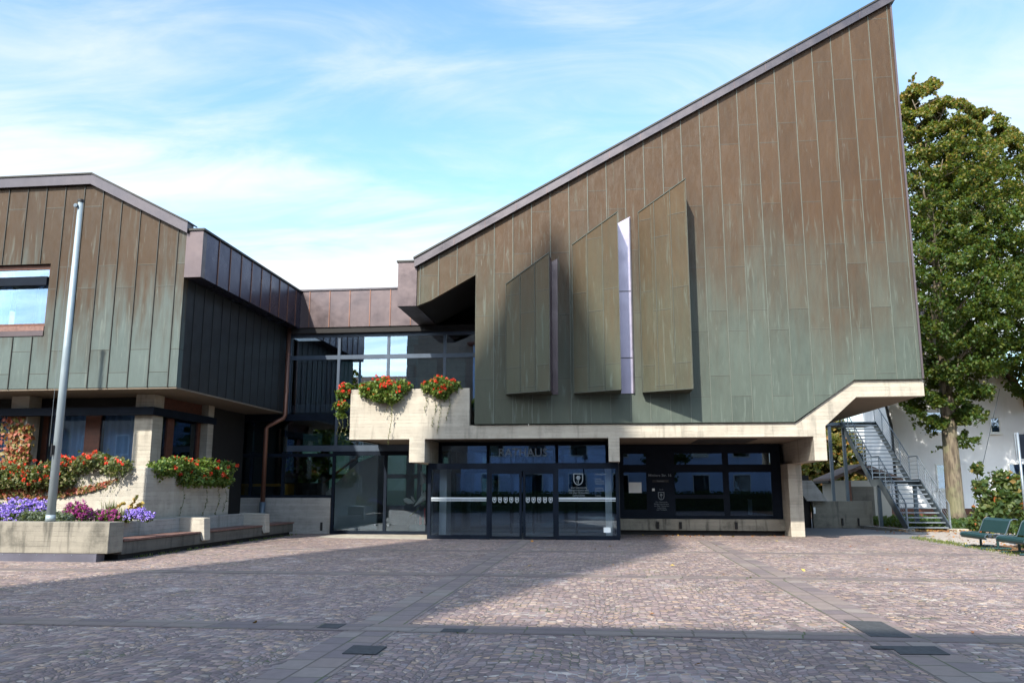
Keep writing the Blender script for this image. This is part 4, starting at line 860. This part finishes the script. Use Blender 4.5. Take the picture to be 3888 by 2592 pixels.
def clump(name, label, cat, cen, rad, n, size, leaf, m=0, fl=None, fsize=.03, squash=.75, group=None):
    g = thing(name, label, cat, tuple(np.array(cen, float).mean(0)), group)
    p, d = blobs(n, cen, rad, squash); leaves('foliage', p, size, leaf, g, up=.5)
    if fl:
        q, e = blobs(m * 2, cen, np.array(rad) * 1.08, squash, .94); w = e[:, 2] - .6 * e[:, 1] + rng.uniform(0, .6, len(e)); q = q[np.argsort(-w)[:m]]
        flowers('blossoms', q, fsize, fl, g, 9)
    return g
GA = 'asters in the front planter'
clump('aster', 'large mound of lilac asters left of the flagpole', 'flowers', [(-14.75, 19.35, 1.0), (-14.4, 19.3, 1.12), (-14.05, 19.3, 1.1), (-13.75, 19.35, 1.12), (-14.3, 19.1, .98), (-15.1, 19.3, .95)], [.28, .28, .26, .22, .26, .28], 1300, .06, 'ger', 620, 'lilacfl', .04, group=GA)
clump('aster', 'tall magenta asters right of the flagpole', 'flowers', [(-13.0, 19.5, 1.1), (-12.85, 19.5, .98), (-13.15, 19.5, .98), (-12.72, 19.5, .95)], [.24, .24, .2, .18], 800, .05, 'ger', 260, 'magfl', .035, group=GA)
clump('aster', 'low magenta asters between tall magenta and small lilac asters', 'flowers', [(-12.45, 19.6, .94), (-12.2, 19.6, .98), (-12.05, 19.6, .90)], [.18, .18, .14], 560, .05, 'ger', 120, 'magfl', .032, group=GA)
clump('aster', 'small clump of lilac asters at the corner of the planter', 'flowers', [(-11.72, 19.75, .95), (-11.52, 19.75, .98), (-11.3, 19.75, .92)], [.15, .16, .14], 300, .05, 'ger', 170, 'lilacfl', .038, group=GA)
clump('lavender_bush', 'grey green lavender at the foot of the flagpole', 'plant', [(-13.95, 19.05, .92), (-13.6, 19.0, .92), (-13.3, 19.1, .92), (-12.95, 19.0, .9)], [.24, .22, .22, .2], 2600, .045, 'lav')
clump('dark_shrub', 'dark green shrub at the left edge under the geraniums', 'shrub', [(-17.2, 20.4, 1.3), (-16.7, 20.3, 1.2), (-16.9, 20.4, 1.7), (-16.2, 20.3, 1.1)], [.5, .5, .45, .4], 3000, .08, 'cover')
def grass_tuft(mb, x, y, z, n, h, sp):
    for i in range(n):
        a = random.uniform(0, 2 * pi); l = h * random.uniform(.6, 1.1); ox, oy = random.gauss(0, sp), random.gauss(0, sp); lean = random.uniform(.1, .5)
        p = np.array((x + ox, y + oy, z)); q = p + np.array((cos(a) * lean * l * .4, sin(a) * lean * l * .4, l * .6)); r = p + np.array((cos(a) * lean * l, sin(a) * lean * l, l)); w = np.array((-sin(a), cos(a), 0)) * .008
        mb.add([p - w, p + w, q + w * .8, q - w * .8, r], [(0, 1, 2, 3), (3, 2, 4)])
gt = MB(); grass_tuft(gt, -12.35, 19.9, .8, 130, .55, .09); grass_tuft(gt, -11.9, 19.7, .8, 120, .35, .08)
tag(gt.build('ornamental_grass', 'grass'), 'tuft of thin ornamental grass among the asters', 'grass')
gm = MB()
for k in range(60):
    y = random.uniform(19, 29.5); grass_tuft(gm, -11.18 + random.gauss(0, .03), y, 0, 5, .07, .03)
for k in range(220): grass_tuft(gm, random.gauss(10.15, .18), random.uniform(22, 30), 0, 6, .08, .05)
tag(gm.build('weeds', 'grass'), 'grass weeds growing in joints and edges of the paving', 'weeds', kind='stuff')

# ---------------------------------------------------------------- right side: steel stairs
sx0, sx1 = 11.45, 13.02; RI, GO = .180, .265; ys = 34.35
stair = thing('steel_stairs', 'grey galvanised outdoor steel stairs with open treads and a landing beside the hall', 'staircase', (12.2, 34.3, 0))
for i in range(11): MB().box(sx0 + .05, sx1 - .05, ys + i * GO - .02, ys + i * GO + .26, (i + 1) * RI - .045, (i + 1) * RI).build('tread', 'galv', stair)
yl = ys + 11 * GO; zl = 11 * RI
MB().box(sx0, sx1 + .02, yl - .02, yl + 1.0, zl - .13, zl - .002).build('landing', 'galvd', stair)
for i in range(16): MB().box(sx0 + .05, sx1 - .05, yl + 1.0 + i * GO - .02, yl + 1.0 + i * GO + .26, zl + (i + 1) * RI - .045, zl + (i + 1) * RI).build('tread', 'galv', stair)
yt = yl + 1.0 + 16 * GO; zt = zl + 16 * RI
MB().box(9.8, sx1, yt - .01, yt + 1.6, zt - .16, zt).build('top_platform', 'galvd', stair)
def yz_plate(x, pts): return MB().prism(pts, x - .012, x + .012, 'X')
for x in (sx0, sx1):
    MB().prism([(ys - .12, 0), (ys + .16, 0), (yl + .06, zl - .25), (yl + 1.05, zl - .25), (yt + .05, zt - .25), (yt + .05, zt + .02), (yt - .2, zt + .02), (yl + .95, zl + .06), (yl - .2, zl + .06), (ys - .12, .20)], x - .02, x + .02, 'X').build('stringer', 'galvd', stair)
    rl = [(x, ys - .1, .05), (x, ys - .1, 1.05), (x, yl - .1, zl + 1.02), (x, yl + .85, zl + 1.02), (x, yt - .1, zt + 1.05), (x, yt + 1.4, zt + 1.05)]
    MB().tube(rl, .024, 8).build('handrail', 'galv', stair, smooth=False)
    segs = [(ys, yl - .1, 0.1, zl), (yl + .9, yt - .1, zl, zt)]
    for (a, b, za, zb) in segs:
        for k in range(5):
            t = k / 4; y = a + (b - a) * t; z = za + (zb - za) * t; MB().bar((x, y, z - .1), (x, y, z + 1.02), .035, .035).build('railing_post', 'galv', stair)
        for k in range(1, 6): h = .16 * k + .06; MB().tube([(x, a, za + h), (x, b, zb + h)], .008, 5).build('railing_bar', 'galv', stair)
    for k in range(1, 6): MB().tube([(x, yl - .05, zl + .16 * k), (x, yl + .9, zl + .16 * k)], .008, 5).build('railing_bar', 'galv', stair)
for (x, y, z) in ((sx0, yl + .2, zl - .2), (sx1 - .1, yl + .2, zl - .2), (sx0, yt - .3, zt - .3), (sx0 - .6, yt - .1, zt - .2), (sx1 - .6, ys + 1.7, .9)):
    box('support_post', 'galvd', stair, x - .07, x + .07, y - .07, y + .07, 0, z)
box('base_block', 'concl', stair, sx0 - .1, sx0 + .18, ys - .3, ys + .1, 0, .12); box('base_block', 'concl', stair, sx1 - .1, sx1 + .6, ys - .2, ys + .15, 0, .12)
tag(MB().prism([(11.2, 34.1), (11.5, 33.9), (10.6, 37.3), (10.35, 37.3)], 0, .12, 'Z').build('kerb', 'concg'), kind='structure')
cw = thing('low_concrete_wall', 'low mossy concrete wall with bike brackets behind the hall pillar', 'wall', (9.7, 37, 0))
box('wall', 'concm', cw, 8.58, 11.0, 37, 37.25, 0, 1.12, bevel=.01)
for x in (9.75, 10.4): box('bracket', 'dark', cw, x - .03, x + .03, 36.93, 37, .12, .42)
box('notice_plate', 'white', cw, 8.6, 8.68, 36.96, 37, .6, .86)
sl = thing('sloping_concrete_slab', 'sloping concrete slab over the cellar stairs behind the pillar', 'slab', (8.4, 36.6, 0))
MB().prism([(7.7, 1.98), (8.55, 1.98), (9.15, 1.13), (8.3, 1.13)], 36.7, 36.95).build('slab', 'concg', sl); box('cellar_opening', 'dark', sl, 7.3, 8.56, 37.3, 37.5, 0, 2.2)
tag(MB().box(6.9, 7.3, 37, 41, 0, 2.4).build('cellar_side_wall', 'concd'), 'dark concrete side wall of the cellar stairs', 'wall')

hut = thing('garden_hut', 'small pale hut with a dark tiled gable roof behind the stairs', 'hut', (12.3, 44, 0))
box('walls', 'hutwall', hut, 11.35, 14.0, 44, 46.5, 0, 2.05); MB().prism([(10.98, 1.98), (12.75, 2.70), (14.5, 1.98), (14.5, 2.14), (12.75, 2.88), (10.98, 2.14)], 43.5, 46.9).build('roof', 'tile', hut)
box('post', 'wood', hut, 11.95, 12.10, 43.85, 43.99, 0, 2.04); box('door', 'concdark', hut, 12.15, 13.2, 43.95, 43.998, 0, 1.75); box('gutter', 'dark', hut, 10.9, 11.05, 43.45, 46.9, 1.92, 2.03)

# ---------------------------------------------------------------- white house
ho = thing('white_house', 'white rendered gable house with brown tiled roof behind the linden tree', 'house', (18.7, 47, 0))
MB().prism([(15.2, 0.3), (22.1, .3), (22.1, 6.3), (18.7, 11.9), (15.2, 8.4)], 47, 51.6).build('walls', 'plaster', ho)
box('base', 'wood', ho, 15.18, 22.12, 46.97, 51.62, 0, .62)
MB().prism([(14.8, 8.1), (18.7, 12.1), (22.6, 5.7), (22.6, 5.95), (18.7, 12.4), (14.8, 8.35)], 46.7, 52.0).build('roof', 'tile', ho)
for (x0, x1, z0, z1, cur) in ((17.05, 18.0, 4.55, 5.75, 1), (20.3, 20.82, 4.55, 5.42, 0), (17.35, 18.3, 1.6, 2.95, 1), (21.0, 21.9, 1.75, 2.98, 1)):
    w = MB().box(x0, x1, 46.95, 47.0, z0, z0 + .07).box(x0, x1, 46.95, 47.0, z1 - .07, z1).box(x0, x0 + .07, 46.95, 47.0, z0 + .07, z1 - .07).box(x1 - .07, x1, 46.95, 47.0, z0 + .07, z1 - .07).build('window', 'white', ho)
    box('pane', 'glassw', w, x0 + .06, x1 - .06, 46.975, 46.982, z0 + .06, z1 - .06); box('sill', 'white', w, x0 - .06, x1 + .06, 46.88, 46.999, z0 - .09, z0 - .005)
    box('backing', 'winblue', w, x0 + .07, x1 - .07, 46.99, 46.999, z0 + .07, z1 - .07)
MB().tube([(14.95, 46.8, 8.0), (15.0, 46.85, 6.3), (15.12, 46.9, 5.6), (15.25, 46.93, 5.0), (15.25, 46.93, .3)], .08, 8).build('downpipe', 'black', ho)

tag(MB().tube([(20.1, 45, 6.7), (18.1, 45, .2)], .014, 5).build('guy_wire', 'galvd'), 'thin steel guy wire slanting in front of the white house', 'cable')

# ---------------------------------------------------------------- trees and shrubs
def tree(name, label, base, top, crown, trunk_r, nleaf, lsize, mat, lean=(0, 0), nb=26, fork=.28):
    x, y, z0 = base; t = thing(name, label, 'tree', base)
    zc0, zc1, rad = crown; tx, ty = x + lean[0], y + lean[1]
    tr = MB(); H = top - z0
    path = [(x, y, z0 - .1), (x, y, z0 + .6), (x + lean[0] * .15, y + lean[1] * .15, z0 + H * .2), (x + lean[0] * .5, y + lean[1] * .5, z0 + H * .5), (tx, ty, z0 + H * .9)]
    tr.tube(path, [trunk_r * 1.45, trunk_r * 1.05, trunk_r * .9, trunk_r * .55, .04], 14); tr.build('trunk', 'bark', t, smooth=True)
    br = MB(); zb0 = zc0; HC = zc1 - zc0
    def prof(f): return rad * min(1.0, .30 + 2.3 * f) * max(0.0, 1 - max(0.0, (f - .30) / .70) ** 1.9) ** .70
    def axis(f): w = min(1.0, ((zc0 + HC * f) - z0) / H * 1.1); return x + lean[0] * w, y + lean[1] * w
    for k in range(nb):
        f = .02 + .86 * (k + .5) / nb; px, py = axis(f); zb = zc0 + HC * f; a = k * 2.399 + random.uniform(-.3, .3); l = prof(f) * random.uniform(.55, .8)
        e = np.array((px + cos(a) * l, py + sin(a) * l, min(zb + l * .75, zc1 - .5))); m = np.array((px + cos(a) * l * .45, py + sin(a) * l * .45, zb + l * .18))
        br.tube([(px, py, zb - .5), m, e], [trunk_r * .42 * (1.1 - f), trunk_r * .22 * (1.1 - f) + .02, .02], 6)
        for j in range(3):
            q = m + (e - m) * random.uniform(.2, .8); t2 = q + np.array((random.gauss(0, .8), random.gauss(0, .8), random.uniform(.1, .9))) * rad * .22
            br.tube([tuple(q), tuple(t2)], [.03, .012], 5)
    br.build('limbs', 'bark', t, smooth=True)
    # leaves fill the crown in layers of sprays, with gaps where the noise is low
    ph = rng.uniform(0, 6.28, 12); keep = []
    while sum(len(q) for q in keep) < nleaf:
        n = nleaf; f = rng.uniform(0, 1, n); an = rng.uniform(0, 2 * pi, n); rr = rng.uniform(0, 1, n) ** .42
        pr = np.array([prof(v) for v in np.linspace(0, 1, 101)])[(f * 100).astype(int)]
        w = np.minimum(1, ((zc0 + HC * f) - z0) / H * 1.1)
        lump = 1 + .10 * np.sin(3 * an + 7 * f + ph[0]) + .08 * np.sin(5 * an - 13 * f + ph[1]) + .06 * np.sin(8 * an + 29 * f + ph[2])
        R_ = pr * rr * lump
        P = np.stack([x + lean[0] * w + np.cos(an) * R_, y + lean[1] * w + np.sin(an) * R_, zc0 + HC * f + .35 * rad * .3 * rr * np.sin(6 * an + ph[3]) - np.maximum(0, .14 - f) * 9 * np.maximum(0, np.sin(4 * an + ph[9]))], 1)
        g = 3.6 / (rad ** .5)
        nz = np.sin(P[:, 0] * 1.9 * g + ph[4] + 1.3 * np.sin(P[:, 2] * 1.1 * g)) * np.sin(P[:, 1] * 1.7 * g + ph[5] + np.sin(P[:, 0] * g)) + .9 * np.sin(P[:, 2] * 3.0 * g + ph[6] + 1.6 * np.sin(P[:, 0] * 1.2 * g) + 1.4 * np.sin(P[:, 1] * 1.1 * g)) + .5 * np.sin(P[:, 0] * 5.1 * g + ph[7]) * np.sin(P[:, 2] * 6.3 * g + ph[8])
        keep.append(P[nz + rng.normal(size=n) * .25 > .62 + .08 * (1 - rr)])
    p = np.concatenate(keep)[:nleaf]; leaves('crown', p, lsize, mat, t, up=.8, aspect=1.15)
    return t
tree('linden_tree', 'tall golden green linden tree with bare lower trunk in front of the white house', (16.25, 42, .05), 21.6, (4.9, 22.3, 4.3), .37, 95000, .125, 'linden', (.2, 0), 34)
tree('linden_tree', 'second linden crown reaching in from the right edge', (23.6, 43.5, .05), 20.4, (5.4, 21.2, 4.4), .35, 90000, .125, 'linden', (-3.9, 0), 34)
tree('autumn_tree', 'bushy yellowing tree far behind the steel stairs', (15.4, 60, 0), 6.0, (.6, 6.3, 2.9), .22, 14000, .26, 'autumn', (0, 0), 18)
tree('autumn_tree', 'lower yellow green tree seen between the pillar and the hut', (13.7, 63, 0), 4.6, (.4, 4.9, 2.4), .2, 12000, .28, 'autumn', (0, 0), 16)
def shrub(name, label, cen, rad, n, size, mat, stems=()):
    g = thing(name, label, 'shrub', (cen[0][0], cen[0][1], 0)); p, d = blobs(n, cen, rad, .9, .2); leaves('foliage', p, size, mat, g, up=.4)
    s = MB()
    for k in range(9): a = random.choice(cen); s.tube([(cen[0][0] + random.gauss(0, .25), cen[0][1] + random.gauss(0, .2), 0), tuple(np.array(a) + rng.normal(size=3) * .1)], [.02, .008], 5)
    s.build('stems', 'twig', g); return g
shrub('rose_shrub', 'tall loose rose shrub with orange hips behind the green benches', [(12.9, 30, 1.0), (13.4, 30, 1.3), (13.9, 30.2, 1.0), (12.5, 30.1, 1.7), (12.45, 30.1, 2.3), (13.2, 30.1, 1.9), (13.8, 30.1, 1.7), (14.3, 30, .8), (12.6, 30, .6)], [.6, .6, .6, .3, .22, .4, .45, .6, .5], 4200, .13, 'shrub')
shrub('low_shrub', 'low dark green shrub right behind the near bench', [(11.7, 25.2, .4), (12.2, 24.6, .5), (11.6, 23.6, .4), (12.6, 25.4, .6), (12.0, 22.6, .45)], [.45, .55, .45, .5, .5], 4200, .1, 'cover')
shrub('low_shrub', 'low green shrub at the foot of the linden trunk', [(14.6, 33.6, .25), (15.4, 34.2, .3), (14.0, 34.5, .2), (16.2, 34.4, .35)], [.4, .45, .35, .5], 2200, .12, 'cover')
tag(leaves('ground_cover', np.stack([rng.uniform(11.6, 24, 9000), rng.uniform(34.6, 46, 9000), rng.uniform(.05, .3, 9000)], 1), .13, 'cover'), 'green ground cover under the linden and stairs', 'ground cover', kind='stuff')
FP = np.concatenate([np.stack([rng.uniform(10.3, 16, 420), rng.uniform(21, 35, 420), np.full(420, .02)], 1), np.stack([rng.normal(2, 5, 130), rng.uniform(8, 29, 130), np.full(130, .015)], 1)[:32], np.stack([rng.uniform(11, 16, 900), rng.uniform(33.7, 36, 900), np.full(900, .07)], 1), np.stack([rng.uniform(1, 6, 60), rng.normal(30.3, .3, 60), np.full(60, .015)], 1)])
FP = FP[~((FP[:, 0] < 10.2) & (FP[:, 1] > 30.9))]
tag(leaves('fallen_leaves', FP, .07, 'fall', up=3.0, fold=.15), 'orange and yellow fallen leaves scattered on the ground', 'leaves', kind='stuff')

# ---------------------------------------------------------------- green mesh benches, sign
def bench(y0, y1, label):
    b = thing('park_bench', label, 'bench', (10.4, (y0 + y1) / 2, 0), 'green steel benches by the planting bed')
    prof = [(10.06, .29), (10.02, .34), (10.04, .39), (10.10, .42), (10.3, .415), (10.52, .40)]
    back = [(10.56, .44), (10.63, .60), (10.70, .76), (10.76, .81), (10.84, .82), (10.90, .80)]
    def strip(P, th, name):
        Q = [(x + .0, z - th) for x, z in P]; m = MB()
        for i in range(len(P) - 1): m.prism([P[i], P[i + 1], Q[i + 1], Q[i]], y0, y1)
        return m.build(name, 'bench', b)
    s_ = MB().prism(prof + [(x + .004, z - .022) for x, z in prof[::-1]], y0, y1).build('seat', 'bench', b)
    MB().prism(back + [(x + .022, z - .006) for x, z in back[::-1]], y0, y1).build('backrest', 'bench', b)
    for y in (y0, y1):
        MB().tube([(x, y, z) for x, z in prof] + [(x, y, z) for x, z in back], .014, 6).build('end_frame', 'galvd', b)
    for y in (y0 + .2, y1 - .35):
        l = MB().tube([(10.42, y, .05), (10.42, y, .40)], .035, 8); l.tube([(9.98, y, .035), (10.75, y, .035)], .03, 8); l.build('leg', 'bench', b)
bench(24.15, 25.75, 'dark green steel bench farther along the bed, whole in view')
bench(22.0, 23.5, 'dark green steel bench cut off by the right edge of the picture')
sg = thing('notice_sign', 'dark sign board on a thin grey pole at the right edge', 'sign', (11.1, 24, 0))
MB().tube([(11.05, 24, 0), (11.05, 24, 3.12)], .035, 10).build('pole', 'galv', sg, smooth=True)
box('board', 'frame', sg, 11.02, 11.75, 24.045, 24.075, 2.42, 3.08); box('board_frame', 'galv', sg, 10.985, 11.02, 24.04, 24.08, 2.38, 3.12)

# ---------------------------------------------------------------- what stands behind the viewer (seen in the glass, throws the shadows)
ch = thing('church_tower', 'square sandstone church tower with steep pyramid roof across the square', 'tower', (-14.6, -10, 0))
ch.location = (0, 0, 0)
TX, TY, TS = -13.15, -10.0, 3.3
box('tower_wall', 'stone', ch, TX - TS, TX + TS, TY - TS, TY + TS, 0, 31.8)
MB().add([(TX - TS, TY - TS, 31.81), (TX + TS, TY - TS, 31.81), (TX + TS, TY + TS, 31.81), (TX - TS, TY + TS, 31.81), (TX, TY, 41.6)], [(0, 1, 4), (1, 2, 4), (2, 3, 4), (3, 0, 4), (3, 2, 1, 0)]).build('tower_roof', 'rtile', ch)
q = MB()
for z in np.arange(0, 31, .9):
    for s_ in (-1, 1): w = .9 if int(z / .9) % 2 else .55; q.box(TX + s_ * TS - (w if s_ > 0 else 0.04), TX + s_ * TS + (.04 if s_ > 0 else w), TY + TS, TY + TS + .05, z + .02, z + .86)
q.build('quoins', 'concl', ch)
hb = thing('square_side_house', 'long pale rendered house behind the viewer, blue shade put into its colour', 'building', (3, -12, 0))
HX0, HX1, HY, HH = -10.8, 16, -6.0, 13.3
box('walls', 'plasterb', hb, HX0, HX1, -16, HY, 0, HH); MB().prism([(-16.5, HH + .01), (HY + .5, HH + .01), (HY + .5, HH + .16), (-11, HH + 1.2), (-16.5, HH + .16)], HX0 - .4, HX1 + .4, 'X').build('roof', 'rtile', hb)  # white render coloured blue: skylit shade painted in, brightened for the glass reflections
for i in range(8):
    for z in (1.0, 4.2, 7.4, 10.3):
        x = HX0 + 1.6 + i * 3.2; w = box('window', 'white', hb, x - .08, x + 1.28, HY, HY + .05, z - .08, z + 1.78); box('pane', 'glassr', w, x, x + 1.2, HY + .055, HY + .07, z, z + 1.7)
hdg = tag(MB().box(-12, 14, -4.6, -3.6, 0, 1.3).build('hedge_core', 'twig'), 'clipped hedge in front of the house across the square', 'hedge')
p = np.stack([rng.uniform(-12.1, 14.1, 9000), rng.uniform(-4.75, -3.45, 9000), rng.uniform(.05, 1.45, 9000)], 1); o = leaves('hedge_leaves', p, .12, 'cover', hdg)
tree('plane_tree', 'round tree on the square behind the viewer to the left', (-22.5, -4, 0), 10.5, (3, 13.8, 3.2), .25, 9000, .3, 'linden', (0, 0), 20)
tree('plane_tree', 'round tree in front of the house across the square', (4.5, -2.6, 0), 7, (2.6, 7.4, 2.0), .16, 5000, .2, 'linden', (0, 0), 14)
lp = thing('street_lamp', 'black street lamp on the square behind the viewer', 'lamp', (-1.6, -1.5, 0))
MB().tube([(-1.6, -1.5, 0), (-1.6, -1.5, 4.2)], [.06, .04], 8).build('post', 'black', lp); MB().tube([(-1.6, -1.5, 4.2), (-1.6, -1.5, 3.8), (-1.6, -1.5, 3.7)], [.05, .22, .2], 10).build('lamp_shade', 'black', lp)

for i, (x0, x1, h) in enumerate(((-34, -20.5, 8.5), (-50, -35, 9.5), (-68, -51, 8.0), (-90, -69, 9.0))):  # row added behind the viewer to darken bright window reflections
    rh = thing('added_row_house', ('brick red', 'narrow grey', 'low brown', 'broad dark')[i] + ' house in an added row across the square, seen only in the glass', 'house', ((x0 + x1) / 2, -20, 0), 'added houses across the square')
    box('walls', 'stone' if i % 2 else 'plasterg', rh, x0, x1, -28, -16, 0, h); MB().prism([(-28.5, h + .01), (-15.5, h + .01), (-22, h + 4.5)], x0 - .3, x1 + .3, 'X').build('roof', 'rtile', rh)
    for k in range(int((x1 - x0) / 3)):
        for z in (1.2, 4.4): w = box('window', 'white', rh, x0 + 1 + 3 * k, x0 + 2.2 + 3 * k, -16, -15.95, z, z + 1.6); box('pane', 'glassd', w, x0 + 1.1 + 3 * k, x0 + 2.1 + 3 * k, -15.94, -15.93, z + .1, z + 1.5)
